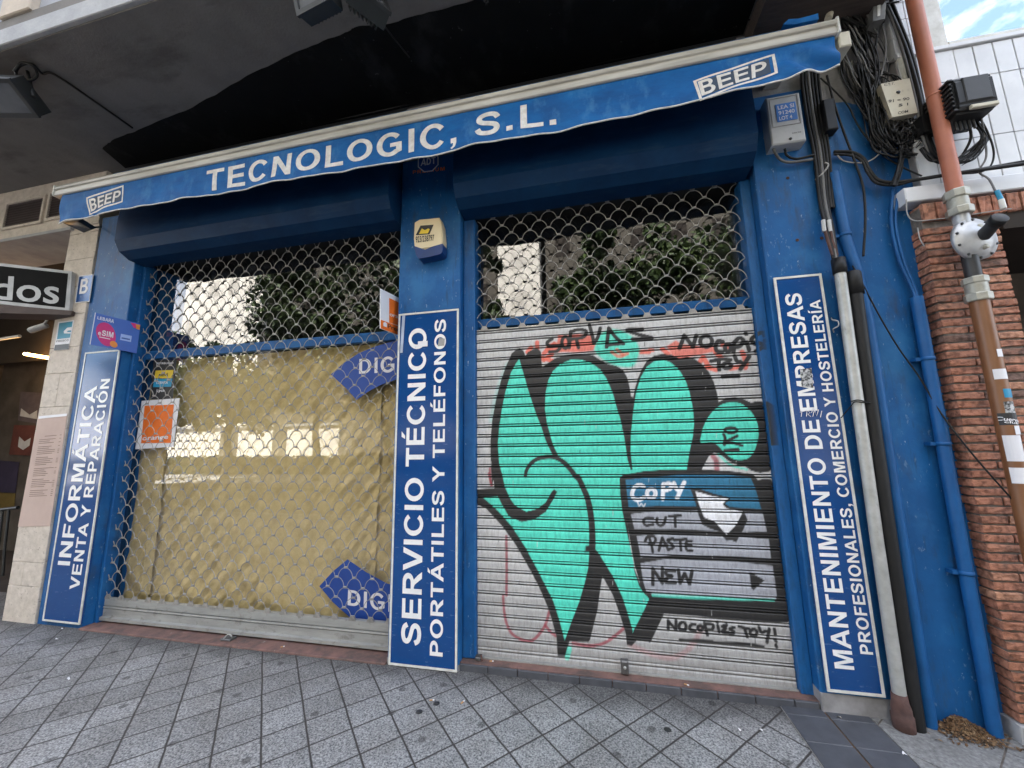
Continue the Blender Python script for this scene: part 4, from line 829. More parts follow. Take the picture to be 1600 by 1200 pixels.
mb = MB(); poly_q([(654.5, 365.5), (659, 357), (664, 359.5), (669, 357), (671.5, 358), (668.5, 364.5)], -.069)(mb); mb.build('emblem_inset', 'yellow', HS)

# security sticker in the shade of the awning
AD = thing('security_sticker', 'blue eight sided security sticker high on the centre pillar', 'sticker', tuple(P(670, 255, YP)))
def octo(cx, cy, rx, ry): return [(cx+rx*math.cos(rad(22.5+45*k)), cy+ry*math.sin(rad(22.5+45*k))-(cx+rx*math.cos(rad(22.5+45*k))-cx)*.12) for k in range(8)]
for nm, mm, rr, d in (('rim', 'paper_white', 1.0, .003), ('ground', 'esim_plain', .9, .0045)):
    mb = MB(); poly_q(octo(669, 253, 17.5*rr, 16.5*rr), YP-d)(mb); mb.build(nm, mm, AD)
mb = MB(); text_q('ADT', [(657, 259.5), (681, 255.5), (680.5, 245), (658.5, 248.5)], YP-.0065)(mb); mb.build('lettering', 'paper_white', AD)
mb = MB(); text_q('PREMIUM', [(645, 272), (695, 266), (695, 260.5), (645, 266.5)], YP-.002, track=.1)(mb); mb.build('caption', 'orange', AD)


# flag signs that stand out from the door jambs
def PV(px, py, anchor, az):
    """point of the upright plane through anchor that runs in direction az (0 = into the building)"""
    nx, ny = math.cos(az), -math.sin(az); d = _ray(px, py); t = ((anchor[0]-CPOS[0])*nx+(anchor[1]-CPOS[1])*ny)/(d[0]*nx+d[1]*ny); return CPOS+d*t
def flag_board(q, anchor, az, th, name, label, parts, m, cat='sign', group=None):
    nv = Vector((math.cos(az), -math.sin(az), 0)); t = thing(name, label, cat, tuple(PV(*q[0], anchor, az)), group)
    def slab(px, d, th_, nm, mm, par=None):
        f_ = [Vector(PV(a, b, anchor, az))+nv*d for a, b in px]; n = len(f_); mb = MB()
        mb.add(f_+[p-nv*th_ for p in f_], [tuple(range(n)), tuple(range(2*n-1, n-1, -1))]+[((k+1) % n, k, n+k, n+(k+1) % n) for k in range(n)]); return fix_normals(mb.build(nm, mm, par or t))
    bd = slab(q, 0, th, 'board', m)
    for kind, nm, mm, arg, d in parts:
        if kind == 'poly': slab(arg, d, .0008, nm, mm, bd)
        else:
            text, tq, bold = arg; c = [Vector(PV(a, b, anchor, az))+nv*d for a, b in tq]; mb = MB()
            text_on(mb, bold_text(text) if bold else round_text(text, .012), lambda u, v: tuple(c[0]*(1-u)*(1-v)+c[1]*u*(1-v)+c[2]*u*v+c[3]*(1-u)*v)); mb.build(nm, mm, bd)
    return t
an = P(219.5, 506, .105)
def blob(cx, cy, rx, ry, sk=.23, n=22, f=lambda a: 1): return [(cx+rx*f(2*math.pi*k/n)*math.cos(2*math.pi*k/n), cy+ry*f(2*math.pi*k/n)*math.sin(2*math.pi*k/n)+sk*rx*math.cos(2*math.pi*k/n)) for k in range(n)]
flag_board([(140, 538), (213.5, 552), (219.7, 506), (148.5, 488.5)], an, rad(16.5), .006, 'flag_poster', 'small blue phone poster with a magenta blob over the far left sign', [
    ('poly', 'edge_strip', 'paper_white', [(140, 538), (141.2, 538.3), (149.7, 488.8), (148.5, 488.5)], .0012),
    ('poly', 'magenta_blob', 'magenta', blob(165.5, 524, 16.5, 17, .22, f=lambda a: 1-.10*math.sin(a)-.08*math.cos(2*a+.5)), .0012),
    ('poly', 'amber_blob', 'amber', blob(177.5, 538, 6, 5), .0024),
    ('poly', 'corner_mark', 'magenta', [(204, 504), (213, 506), (215, 514), (209, 512)], .0012), ('poly', 'corner_mark', 'amber', [(212, 506.5), (219, 507.5), (218, 515.5), (213, 514)], .0024),
    ('text', 'lettering', 'paper_white', ('LEBARA', [(152, 498.5), (177.5, 505), (178.5, 499.5), (152.5, 494)], True), .0014),
    ('text', 'lettering', 'paper_white', ('e', [(153, 523.3), (157.5, 524.3), (158.2, 516.5), (153.7, 515.5)], False), .0026), ('text', 'lettering', 'paper_white', ('SIM', [(158.6, 524.3), (176.5, 528), (177.5, 519.5), (159.6, 515.8)], True), .0026), ('poly', 'small_print', 'paper_white', [(155, 527), (172, 530.6), (172.1, 529.4), (155.1, 525.8)], .0026),
    ('poly', 'phone_card', 'pale_blue', [(187.5, 531), (204.5, 534.5), (206, 525), (189, 521.5)], .0014), ('poly', 'phone_card_line', 'esim_plain', [(189.5, 529), (202.5, 531.5), (203, 529.5), (190, 527)], .0026)], 'esim_blue', 'poster', 'flag signs on the door jambs')
an2 = (XC0-.05, .0, 2.4)
flag_board([(594.5, 513), (640, 530.5), (640, 474), (595, 451)], an2, rad(6), .008, 'flag_poster', 'white and orange phone poster sticking out left of the centre pillar', [
    ('poly', 'orange_square', 'orange', [(608, 504), (640, 514), (640, 481), (608, 465.5)], .0012), ('poly', 'orange_footer', 'orange', [(594.5, 512.8), (640, 530.3), (640, 516.5), (594.6, 499.5)], .0024),
    ('text', 'lettering', 'paper_white', ('orange', [(608.5, 493.5), (634, 501.5), (634, 495), (608.5, 487.5)], False), .0026),
    ('text', 'lettering', 'print_black', ('Premium', [(605.5, 512.5), (640, 525.5), (640, 518), (605.5, 506)], False), .0036),
    ('poly', 'footer_mark', 'paper_white', [(598.5, 509.5), (604, 511.5), (604, 505.5), (601, 503), (598.5, 504.5)], .0036)], 'paper_white', 'poster', 'flag signs on the door jambs')

# posters behind the left window
YW = .2205
plaque('window_poster', 'square orange poster with white edge behind the left window grille', 'poster', [(211, 702), (271, 698), (281, 622), (220, 626.5)], YW, .001, 'paper_white', (
    ('orange_square', 'orange', poly_q([(220.5, 692.5), (266.5, 692), (271.5, 632), (226, 634)], YW-.002)), ('lettering', 'paper_white', text_q('orange', [(222, 688), (262.5, 685.5), (263.5, 678.5), (223, 681)], YW-.004, False))))
plaque('window_poster', 'black poster with yellow and blue bands behind the left window grille', 'poster', [(235, 624), (270, 624), (276, 562), (240, 563)], YW+.004, .001, 'sticker_dark', (
    ('yellow_band', 'yellow', poly_q([(241, 591), (269, 591), (271, 578), (243, 579)], YW+.002)), ('cyan_band', 'sticker_cyan', poly_q([(239, 605), (267, 604), (269.5, 591.5), (241, 591.8)], YW+.002)),
    ('lettering', 'paper_white', text_q('Lyca', [(244.5, 612.5), (257, 611.5), (257.5, 607.5), (245, 608)], YW+.002, False)), ('lettering', 'print_black', text_q('movil', [(248, 588), (262, 587.5), (262.5, 582.5), (249, 583)], YW+.0005, False)), ('lettering', 'paper_white', text_q('LEBARA', [(244, 600), (262, 599.5), (262.5, 595.5), (245, 596)], YW+.0005)),
    ('lettering', 'paper_white', text_q('DISTRIBUIDOR', [(244, 569.5), (271, 568.5), (271, 565.5), (244.5, 566.5)], YW+.002))))
plaque('window_banner', 'curved blue paper banner across the top of the left window', 'banner', [(517, 585), (557, 625), (640, 588), (640, 528)], YW, .001, 'poster_blue')
plaque('window_banner', 'curved blue paper banner low in the left window near the sill', 'banner', [(499, 916), (548, 966), (640, 978), (640, 915)], YW, .001, 'poster_blue')
for t, outl, tq in ((bpy.data.objects['window_banner'], [(517, 585), (540, 606), (557, 625), (575, 612), (594, 602), (622, 592), (645, 588), (645, 530), (622, 531), (590, 540), (560, 552), (535, 569)], [(561, 584), (627, 581), (627, 555.5), (561.5, 561)]), (bpy.data.objects['window_banner.001'], [(499, 916), (520, 941), (548, 966), (575, 971), (645, 979), (645, 921), (605, 912), (572, 894), (543, 874), (520, 893)], [(543, 945.5), (612, 956.5), (612, 929), (544, 921.5)])):
    old = t.children[0]; bpy.data.objects.remove(old)
    mb = MB(); mb.prism([XZ(a, b, YW) for a, b in outl], YW, YW+.001); pn = mb.build('panel', 'poster_blue', t)
    mb = MB(); text_q('DIGI', tq, YW-.002, track=.06)(mb); mb.build('lettering', 'paper_white', pn)

# LED flood lamp under the left end of the awning
t = thing('flood_lamp', 'slim black flood lamp under the left end of the awning', 'lamp', tuple(P(125, 353, -.2)))
c = [Vector(P(a, b, y)) for a, b, y in ((97.5, 348, -.30), (121, 345, -.30), (143, 358.5, -.14), (131, 363.5, -.14))]; up_ = Vector((.01, .03, .035))
mb = MB(); mb.add(c+[p+up_ for p in c], [(0, 1, 2, 3), (7, 6, 5, 4)]+[(k, 4+k, 4+(k+1) % 4, (k+1) % 4) for k in range(4)]); fix_normals(mb.build('lamp_body', 'lamp_body', t))
ctr = sum(c, Vector())/4; mb = MB(); mb.add([ctr+(p-ctr)*.8-up_*.06 for p in c], [(0, 1, 2, 3)]); mb.build('lens', 'lamp_glass', t)
MB().tube(spline([P(138, 359, -.14), P(147, 355, -.08), P(158, 355, YP)]), .008, 8).build('bracket', 'lamp_body', t)

# ================================================================== LEFT NEIGHBOUR
NB = thing('stone_building', 'pale stone pillar and lintel of the neighbouring bar at the left', 'building', (-5.2, .3, GZ))
sx0, sx1 = -5.445, -5.03
mb = MB(); z = GZ-.02; k = 0
hs = [.33, .21, .36, .24, .31, .33, .22, .34, .27, .35, .30, .31, .3, .33, .3]
for h in hs:
    if z > 3.85: break
    z1 = min(z+h-.003, 3.88); j = random.uniform(-.0015, .0015)
    if k % 3 == 1: xm = sx0+random.uniform(.12, .22); mb.bbox(sx0, xm-.0015, YP-.012+j, .5, z, z1, .003); mb.bbox(xm+.0015, sx1, YP-.012-j, .5, z, z1, .003)
    else: mb.bbox(sx0, sx1, YP-.012+j, .5, z, z1, .003)
    z += h; k += 1
mb.build('pillar', 'stone', NB)
zl = XZ(60, 362, YP)[1]
MB().bbox(-22, XL0-.012, .0, .5, 3.885, SOF-.002, .005).build('lintel', 'stone', NB)
MB().bbox(-22, sx1-.36, -.02, .5, 3.845, 3.881, .004).build('lintel_edge', 'concrete_light', NB)
for q in ([(5, 356), (62, 345), (68, 308), (12, 326)], [(75, 341), (97, 336), (102, 298), (80, 305)]):
    mb = MB(); pts = [XZ(a, b, -.012) for a, b in q]; x0 = min(p[0] for p in pts); x1 = max(p[0] for p in pts); z0 = min(p[1] for p in pts); z1 = max(p[1] for p in pts)
    fr = ring([(x0-.03, z0-.03), (x1+.03, z0-.03), (x1+.03, z1+.03), (x0-.03, z1+.03)], [(x0, z0), (x1, z0), (x1, z1), (x0, z1)], -.02, .005).build('vent_frame', 'stone', NB)
    mb.box(x0, x1, -.002, .004, z0, z1); zz = z0+.01
    while zz < z1-.02: mb.add([(x0, -.016, zz), (x1, -.016, zz), (x1, -.003, zz+.022), (x0, -.003, zz+.022)], [(0, 1, 2, 3)]); zz += .03
    mb.build('louvre', 'brown_metal', NB)
def passage():
    x0, x1, y0, y1, z0, z1 = -12, sx0+.01, .5, 1.75, GZ+.004, 3.85
    mb = MB(); mb.add([(x0, .51, z1), (x1, .51, z1), (x1, y1, z1), (x0, y1, z1)], [(0, 1, 2, 3)]); mb.build('ceiling', 'interior_brown', NB)
    mb = MB(); mb.add([(x0, y1, z0), (x1, y1, z0), (x1, y1, z1), (x0, y1, z1)], [(0, 1, 2, 3)]); mb.add([(x1, .5, z0), (x1, y1, z0), (x1, y1, z1), (x1, .5, z1)], [(0, 1, 2, 3)]); mb.box(-10.2, -10.0, .5, y1, z0, z1); mb.box(-22, -10.0, .05, .5, z0, z1); mb.build('passage_wall', 'interior_wall', NB)
    mb = MB(); mb.add([(x0, .5, z0), (x1, .5, z0), (x1, y1, z0), (x0, y1, z0)], [(0, 1, 2, 3)]); mb.build('passage_floor', 'interior_brown', NB)
    MB().box(x0, sx0-.002, 1.40, 1.48, 2.9, 3.84).build('transom', 'interior_brown', NB)
passage()
# plaques on the stone pillar
ys = YP-.0165
plaque('letter_plaque', 'small blue enamel plaque with a white letter on the stone pillar', 'plaque', [(117, 473.5), (139.5, 471), (146, 428.3), (123, 431)], ys, .003, 'paper_white', (
    ('ground', 'sign_blue', poly_q([(118.3, 472.2), (138.8, 470), (144.8, 429.6), (124, 432.2)], ys-.0015)), ('letter', 'paper_white', text_q('B', [(123.5, 459.5), (136, 458), (139.5, 434), (127, 436.5)], ys-.003))))
plaque('lodging_plaque', 'teal and white plaque with a large letter above a black strip', 'plaque', [(84, 548), (106.5, 546), (115.5, 500), (91, 503)], ys, .003, 'paper_white', (
    ('teal_ground', 'teal', poly_q([(89, 530), (109, 527.5), (113.5, 502), (92.5, 505)], ys-.0015)), ('black_strip', 'sticker_dark', poly_q([(84.3, 547.5), (106.3, 545.6), (108, 537), (86, 539)], ys-.0015)),
    ('letter', 'paper_white', poly_q([(99.5, 517.5), (105, 512), (112, 511), (111, 516), (106, 516.5), (104, 519), (110.5, 519), (110, 521), (100, 521)], ys-.003)), ('caption', 'print_black', text_q('FRESCO', [(88, 534.8), (107, 532.8), (107.5, 530), (88.5, 532)], ys-.0015))))
def lines_(mb):
    ff = bilerp_fn([(28, 823), (78, 822), (105, 646.5), (60, 651)], ys-.002); vv = .80
    rows = [(.35, .75, .805)]+[(.18, .18+random.uniform(.35, .68), .775-.0165*k) for k in range(32) if k % 6 != 3]
    for u0, u1, v in rows:
        c = [ff(u0, v), ff(u1, v), ff(u1, v+.0045), ff(u0, v+.0045)]; mb.add(c, [(0, 1, 2, 3)])
        if u1 > .6: c = [ff(.86, v), ff(.92, v), ff(.92, v+.0045), ff(.86, v+.0045)]; mb.add(c, [(0, 1, 2, 3)])
plaque('menu_notice', 'tall faded pink paper notice with small lines on the stone pillar', 'notice', [(28, 823), (78, 822), (105, 646.5), (60, 651)], ys, .003, 'notice_pink', (('print', 'print_brown', lines_), ('top_clip', 'paper_white', poly_q([(60, 654.5), (104, 650), (105, 646), (60.5, 650.5)], ys-.003))))

# hanging light box sign of the bar, its end turned into the passage
az = rad(60); A0 = P(112, 425, -.04)
def sv(px, py, d=0): p = PV(px, py, A0, az); return Vector(p)+Vector((math.cos(az), -math.sin(az), 0))*d
LB = thing('lightbox_sign', 'black light box sign with white letters hanging by the stone pillar', 'sign', tuple(sv(60, 450)))
def sv_slab(px, d, th, nm, mm):
    nv = Vector((math.cos(az), -math.sin(az), 0)); f_ = [sv(a, b, d) for a, b in px]; n = len(f_); mb = MB()
    mb.add(f_+[p-nv*th for p in f_], [tuple(range(n)), tuple(range(2*n-1, n-1, -1))]+[((k+1) % n, k, n+k, n+(k+1) % n) for k in range(n)]); return fix_normals(mb.build(nm, mm, LB))
sv_slab([(-60, 468.5), (108, 486.5), (112.5, 424), (-60, 404)], 0, .16, 'case', 'letter_grey'); sv_slab([(-55, 463.5), (101.5, 481), (106.5, 427.5), (-55, 409.5)], .002, .0015, 'face', 'sign_black')
for text, q in (('d', [(-12, 464), (14, 466), (20, 431), (-9, 428)]),): pass
c = [sv(a, b, .004) for a, b in ((-14, 466.5), (92, 474.5), (94, 446), (-12, 439.5))]; mb = MB(); text_on(mb, round_text('dos', .012), lambda u, v: tuple(c[0]*(1-u)*(1-v*1.35)+c[1]*u*(1-v*1.35)+c[2]*u*v*1.35+c[3]*(1-u)*v*1.35)); mb.build('lettering', 'letter_grey', LB)
sv_slab([(-60, 489), (114, 493.5), (116, 487), (-60, 472)], .03, .2, 'carrier_beam', 'brown_metal')
# inside the passage: camera, tube lamp, posters, stair rail
t = thing('security_camera', 'white security camera under the bar sign', 'camera', tuple(P(62, 512, .4)))
a, b = Vector(P(73, 508, .45)), Vector(P(46, 517, .38)); mb = MB(); mb.tube([a, a*.1+b*.9, b], [.034, .036, .030], 12); mb.build('camera_body', 'box_grey', t)
MB().tube([P(66, 510, .46), P(72, 503, .5), P(74, 498, .52)], .014, 8).build('camera_mount', 'box_grey', t)
tag(MB().tube([P(0, 530, .9), P(31, 525, .9)], .02, 10).build('conduit_tube', 'box_grey'), 'short pale tube under the bar ceiling at the left edge', 'tube')
q_ = [P(39, 553, 1.2), P(81, 560, 1.2)]; t = tag(MB().tube(q_, .022, 10).build('strip_lamp', 'warm_lamp'), 'glowing warm strip lamp inside the bar passage', 'lamp')
ll = bpy.data.lights.new('strip_lamp_light', 'POINT'); lo = bpy.data.objects.new('strip_lamp_light', ll); COL.objects.link(lo); ll.energy = 3.0; ll.color = (1, .55, .2); ll.shadow_soft_size = .1; lo.location = (q_[0]+q_[1])/2+np.array((0, -.06, -.1))
YB = 1.74
for q, m, lab, extra in (([(28, 657), (60, 662), (66, 614), (32, 612)], 'poster_mauve', 'faded mauve poster on the dark passage wall', ((31, 650), (58, 655), (58, 641), (46, 648), (33, 638))), ([(14, 710), (50, 712), (60, 665), (22, 664)], 'poster_red', 'dark red poster with a pale emblem on the passage wall', ((28, 698), (36, 703), (46, 696), (48, 684), (38, 690), (30, 682))), ([(-20, 768), (24, 770), (30, 722), (-20, 718)], 'poster_purple', 'dark purple poster low on the passage wall', None), ([(-20, 800), (22, 792), (24, 771), (-20, 769)], 'poster_yellow', 'dull yellow poster at the left edge of the passage', None)):
    y_ = YB; parts = (('emblem', 'letter_grey', poly_q(extra, y_-.003)),) if extra else ()
    plaque('wall_poster', lab, 'poster', q, y_, .002, m, parts, 'posters in the bar passage')
t = thing('stair_rail', 'black metal rail low inside the bar passage', 'rail', tuple(P(5, 880, .8)))
MB().tube([P(-30, 800, .8), P(28, 793, .8)], .02, 8).build('handrail', 'lamp_body', t)
for px in (4, 14): MB().tube([P(px, 796, .8), P(px-6, 850, .8), P(px-10, 900, .8)], .014, 8).build('post', 'lamp_body', t)

# ================================================================== UNDER THE OVERHANG
def soffit_lamp(name, label, c, rz, tilt, size, cable=None):
    t = thing(name, label, 'lamp', tuple(c), 'flood lamps under the overhang'); R = Matrix.Rotation(rz, 3, 'Z') @ Matrix.Rotation(tilt, 3, 'X'); w_, d_, h_ = size
    def put(mb): mb.v = [tuple(Vector(c)+R @ Vector(p)) for p in mb.v]; return mb
    m1 = MB(); m1.bbox(-w_/2, w_/2, -d_/2, d_/2, -h_/2, h_/2, .012); put(m1).build('lamp_body', 'lamp_body', t)
    m2 = MB(); m2.box(-w_/2+.02, w_/2-.02, -d_/2-.004, -d_/2+.0, -h_/2+.02, h_/2-.02); put(m2).build('lens', 'lamp_glass', t)
    m3 = ring([(-w_/2-.006, -h_/2-.006), (w_/2+.006, -h_/2-.006), (w_/2+.006, h_/2+.006), (-w_/2-.006, h_/2+.006)], [(-w_/2+.022, -h_/2+.022), (w_/2-.022, -h_/2+.022), (w_/2-.022, h_/2-.022), (-w_/2+.022, h_/2-.022)], -d_/2-.012, -d_/2+.01); put(m3).build('lens_frame', 'dark_grey', t)
    m4 = MB()
    for k in range(7): m4.box(-w_/2+.04+k*(w_-.08)/6-.004, -w_/2+.04+k*(w_-.08)/6+.004, d_/2-.002, d_/2+.03, -h_/2+.02, h_/2-.02)
    put(m4).build('cooling_fins', 'lamp_body', t)
    m5 = MB()
    for sx in (-1, 1): m5.tube([Vector(c)+R @ Vector((sx*(w_/2+.015), 0, 0)), Vector(c)+Vector((R @ Vector((sx*(w_/2+.015), 0, 0))).to_tuple())*.6+Vector((0, 0, SOF-c[2]))], .012, 6)
    m5.build('mounting_yoke', 'dark_grey', t); return t
p = PZ(8, 150, 4.27); soffit_lamp('soffit_flood_lamp', 'large dark flood lamp under the overhang at the left edge', tuple(p), rad(14), rad(58), (.40, .13, .24))
p = PZ(497, -2, 4.26); soffit_lamp('soffit_flood_lamp', 'dark flood lamp with pale glass at the top of the photo', tuple(p), rad(-8), rad(20), (.26, .10, .16))
p = PZ(572, 2, 4.28); soffit_lamp('soffit_flood_lamp', 'slanted dark flood lamp beside the pale glass one at the top', tuple(p), rad(55), rad(-25), (.24, .10, .22))
mb = MB(); mb.tube(spline([PZ(22, 112, SOF-.1), PZ(34, 98, SOF-.03), PZ(52, 104, SOF-.05), PZ(58, 118, SOF-.08), PZ(45, 126, SOF-.12), PZ(26, 118, SOF-.1), PZ(30, 104, SOF-.05), PZ(50, 100, SOF-.02), PZ(66, 115, SOF-.012), PZ(86, 117, SOF-.012), PZ(150, 160, SOF-.012), PZ(207, 200, SOF-.012)], 8), .009, 6); tag(mb.build('lamp_cable', 'cable_black'), 'coiled black cable running along the overhang from the left flood lamp', 'cable')
tag(MB().tube(spline([PZ(584, 16, SOF-.008), PZ(600, 40, SOF-.008), PZ(640, 90, SOF-.008)], 5), .005, 6).build('lamp_cable', 'cable_black'), 'short black cable on the black painted overhang', 'cable')
tag(MB().tube(spline([P(175, 262, .0), P(420, 208, .0), P(600, 172, .0), P(720, 140, .0), P(960, 92, .0), P(1180, 40, .0)], 8), .012, 6).build('wall_cable', 'cable_black'), 'long black cable along the wall just above the awning', 'cable')

# ================================================================== RIGHT NEIGHBOUR
RB = thing('brick_building', 'red brick pier below a white tiled upper wall at the right', 'building', (2.3, .3, GZ))
BF = -.06; bx0, bx1 = 2.045, 2.415
def bricks():
    MB().box(bx0+.008, bx1-.008, BF+.010, .6, GZ-.02, 2.90).build('mortar', 'mortar', RB)
    mb = MB(); z = GZ+.10; h = .0485; k = 0
    def rough(x0, x1, y0, y1, z0, z1):
        b = .004; j = lambda s=.0022: random.uniform(-s, s); n = 6; v = []; f = []
        xs = [x0+(x1-x0)*i/n for i in range(n+1)]
        for x in xs: v += [(x, y0+b+j(), z0+j()), (x, y0+j(.003), z0+b+j()), (x, y0+j(.003), (z0+z1)/2+j()), (x, y0+j(.003), z1-b+j()), (x, y0+b+j(), z1+j()), (x, y1, z1), (x, y1, z0)]
        m = 7
        for i in range(n):
            for q in range(m): f.append((i*m+q, (i+1)*m+q, (i+1)*m+(q+1) % m, i*m+(q+1) % m))
        f.append(tuple(range(m-1, -1, -1))); f.append(tuple(range(n*m, n*m+m))); mb.add(v, f)
    while z+h < 2.80:
        pr = random.uniform(-.004, .004); e = random.uniform(-.012, .012)
        xm = bx0+(.245 if k % 2 else .125)+random.uniform(-.008, .008)
        rough(bx0+e*.4, xm-.005, BF+pr, .12, z, z+h-.011); rough(xm+.005, bx1+random.uniform(-.003, .003), BF+random.uniform(-.004, .004), .12, z, z+h-.011)
        z += h; k += 1
    x = bx0+.01
    while x < 4.2: rough(x, x+.058, BF-.012+random.uniform(-.004, .004), .10, 2.80, 2.915); x += .069
    o = fix_normals(mb.build('brickwork', 'brick', RB))
    MB().box(bx1-.01, 4.2, BF+.02, .5, 2.82, 2.92).build('mortar', 'mortar', RB)
    MB().bbox(bx0-.02, bx1+.05, BF-.015, .4, GZ-.02, GZ+.095, .006).build('plinth', 'concrete_light', RB)
    MB().box(bx1+.02, 5.0, .75, 6, GZ-.02, 2.9).build('recess_wall', 'interior_wall', RB)
    MB().box(bx1+.02, 5.0, -.06, .75, 2.70, 2.82).build('recess_ceiling', 'interior_brown', RB); MB().box(2.06, 30, .61, 6, 2.93, 16.9).build('sun_block_core', 'interior_wall', RB)  # unseen solid back over the recess, added to stop a sunbeam
bricks()
LX, LZ0, LZ1 = float(P(1415, 305, -.075)[0]), float(P(1416, 316, -.075)[2]), float(P(1413, 289, -.075)[2]); MB().bbox(LX, 6, -.075, .3, LZ0, 3.035, .006).build('ledge', 'white_tile', RB)
def tiles():
    MB().box(2.105, 7, -.02, .5, 3.036, 4.02).build('grout', 'tile_grout', RB)
    mb = MB(); x = 2.11
    while x < 4.4:
        for z0, z1 in ((3.05, 3.335), (3.339, 3.757), (3.761, 3.985)):
            j = random.uniform(-.0012, .0012); mb.bbox(x, x+.099, -.030+j, -.0201, z0, z1, .002)
        x += .103
    mb.build('wall_tile', 'white_tile', RB)
    MB().bbox(2.105, 7, -.045, .1, 3.99, 4.02, .004).build('window_sill', 'white_tile', RB)
    mb = MB(); z = 4.025
    while z < 5.5:
        mb.bbox(2.11, 2.205, -.030, .2, z, z+.13, .002); mb.bbox(2.208, 2.30, -.029, .2, z, z+.13, .002); z += .133
    mb.build('wall_tile', 'white_tile', RB)
    MB().bbox(2.305, 2.40, -.034, .2, 4.0205, 5.6, .004).build('window_frame', 'frame_white', RB); MB().bbox(2.4005, 7, -.034, .2, 4.0205, 4.05, .004).build('window_frame', 'frame_white', RB)
    MB().box(2.40, 7, -.008, .0, 4.05, 5.6).build('window_pane', 'mirror_glass', RB)
    MB().box(2.4, 7, .05, .2, 4.05, 5.6).build('window_lining', 'window_dark', RB)
    MB().box(2.06, 30, .01, .6, 5.6, 17).build('upper_wall', 'white_tile', RB); MB().box(7, 30, .0, .6, 3.04, 5.6).build('upper_wall', 'white_tile', RB)
    MB().box(5, 30, -.05, .6, GZ-.02, 2.92).build('lower_wall', 'brick', RB)
tiles()

# ------------------------------------------------------------------ pipes on the wall
def pipe(name, label, pts, r, m, group=None, cat='pipe', clamps=(), foot=None):
    t = thing(name, label, cat, tuple(pts[-1]), group); MB().tube(pts, r, 20).build('tube', m, t)
    for c in clamps:
        c = Vector(c); mb = MB(); mb.lathe(c-Vector((0, 0, .011)), (0, 0, 1), [(0, r), (0, r+.004), (.022, r+.004), (.022, r)], 20); mb.box(c.x-r-.03, c.x-r+.002, c.y-.002, YP, c.z-.010, c.z+.010); mb.build('clamp', m if m != 'cable_grey' else 'galv', t)
    if foot: foot(t)
    return t
def vx(px, py, y): return float(P(px, py, y)[0])
gx = 1.545
def boot(t):
    mb = MB(); mb.lathe((gx-.005, -.05, GZ-.01), (0, 0, 1), [(0, .0), (0, .046), (.085, .048), (.092, .043), (.118, .043), (.15, .036), (.19, .033), (.19, .0)], 20); mb.build('foot', 'rust', t)
    MB().lathe((gx+.035, -.05, 2.52), (0, 0, 1), [(0, .032), (0, .037), (.10, .037), (.10, .03)], 20).build('collar', 'black_plastic', t)
t = pipe('conduit_pipe', 'grey galvanised conduit with a rusty foot right of the sign', [(gx+.035, -.05, 2.60), (gx+.02, -.05, 1.8), (gx+.005, -.05, .9), (gx-.005, -.05, GZ)], .030, 'galv', foot=boot)
pipe('black_pipe', 'thick black plastic pipe close beside the grey conduit', [(1.655, -.035, 2.50), (1.64, -.035, 2.0), (1.62, -.035, 1.0), (1.605, -.035, GZ)], .037, 'black_plastic', foot=lambda t: MB().lathe((1.655, -.035, 2.38), (0, 0, 1), [(0, .037), (0, .042), (.14, .042), (.15, .034)], 20).build('collar', 'black_plastic', t))
pipe('blue_pipe', 'blue painted pipe touching the thick black pipe', [(1.665, -.0, 3.25), (1.67, -.0, 2.78), (1.70, -.0, 2.55), (1.715, -.0, 2.2), (1.70, -.0, 1.0), (1.69, -.0, GZ)], .030, 'blue_pipe_paint', 'blue painted pipes', clamps=((1.67, 0, 2.80),))
pipe('blue_pipe', 'blue painted pipe standing alone near the brick pier', [(1.975, -.02, 2.335), (1.965, -.02, 1.2), (1.955, -.02, GZ)], .030, 'blue_pipe_paint', 'blue painted pipes', clamps=((1.972, -.02, 1.95), (1.968, -.02, 1.45), (1.96, -.02, .75)))
# thin blue-painted wires that go down into the second pipe
for k, (dx, lab) in enumerate(((0, 'blue painted wire running down into the lone blue pipe'), (.022, 'second painted wire beside the blue one above the lone pipe'))):
    tag(MB().tube(spline([P(1395+dx*400, 296, -.005), P(1393+dx*300, 350, -.005), P(1405+dx*300, 405, -.005), P(1425+dx*200, 450, -.01), (1.972+dx*.3, -.02, 2.33)], 6), .0085, 8).build('painted_wire', 'blue_pipe_paint'), lab, 'wire')
# gas line: upper pipe, meter regulator, lower pipe
GY = -.155; gxx = 2.17
gx_top = [tuple(P(1430.5, 4, GY)), tuple(P(1489, 300, GY))]
xg = float(np.mean([P(1432, 10, GY)[0], P(1488, 290, GY)[0]]))
def upper(t):
    for z in (3.56,): MB().lathe((xg, GY, z), (0, 0, 1), [(0, .035), (0, .0385), (.012, .0385), (.012, .035)], 20).build('band', 'gas_pipe', t)
zt = float(P(1497, 300, GY)[2]); zr = float(P(1525, 372, GY)[2])
pipe('gas_pipe', 'upright red brown gas pipe on the white tiled wall', [(xg, GY, 6.0), (xg, GY, zt)], .0365, 'gas_pipe', foot=upper)
REG = thing('gas_regulator', 'round grey gas regulator with a black knob on the brick pier', 'regulator', (xg, GY, zr))
def nut(z0, z1, r): 
    mb = MB(); mb.lathe((xg, GY, z0), (0, 0, 1), [(0, 0), (0, r), (.006, r+.003), (z1-z0-.006, r+.003), (z1-z0, r), (z1-z0, 0)], 8, False); return mb
zA = zt+.005
nut(zA-.05, zA, .052).build('union_nut', 'brass_grey', REG); MB().lathe((xg, GY, zA-.11), (0, 0, 1), [(0, .045), (.06, .045)], 24).build('union_body', 'brass_grey', REG); nut(zA-.155, zA-.11, .054).build('union_nut', 'brass_grey', REG)
zB = zr+.06
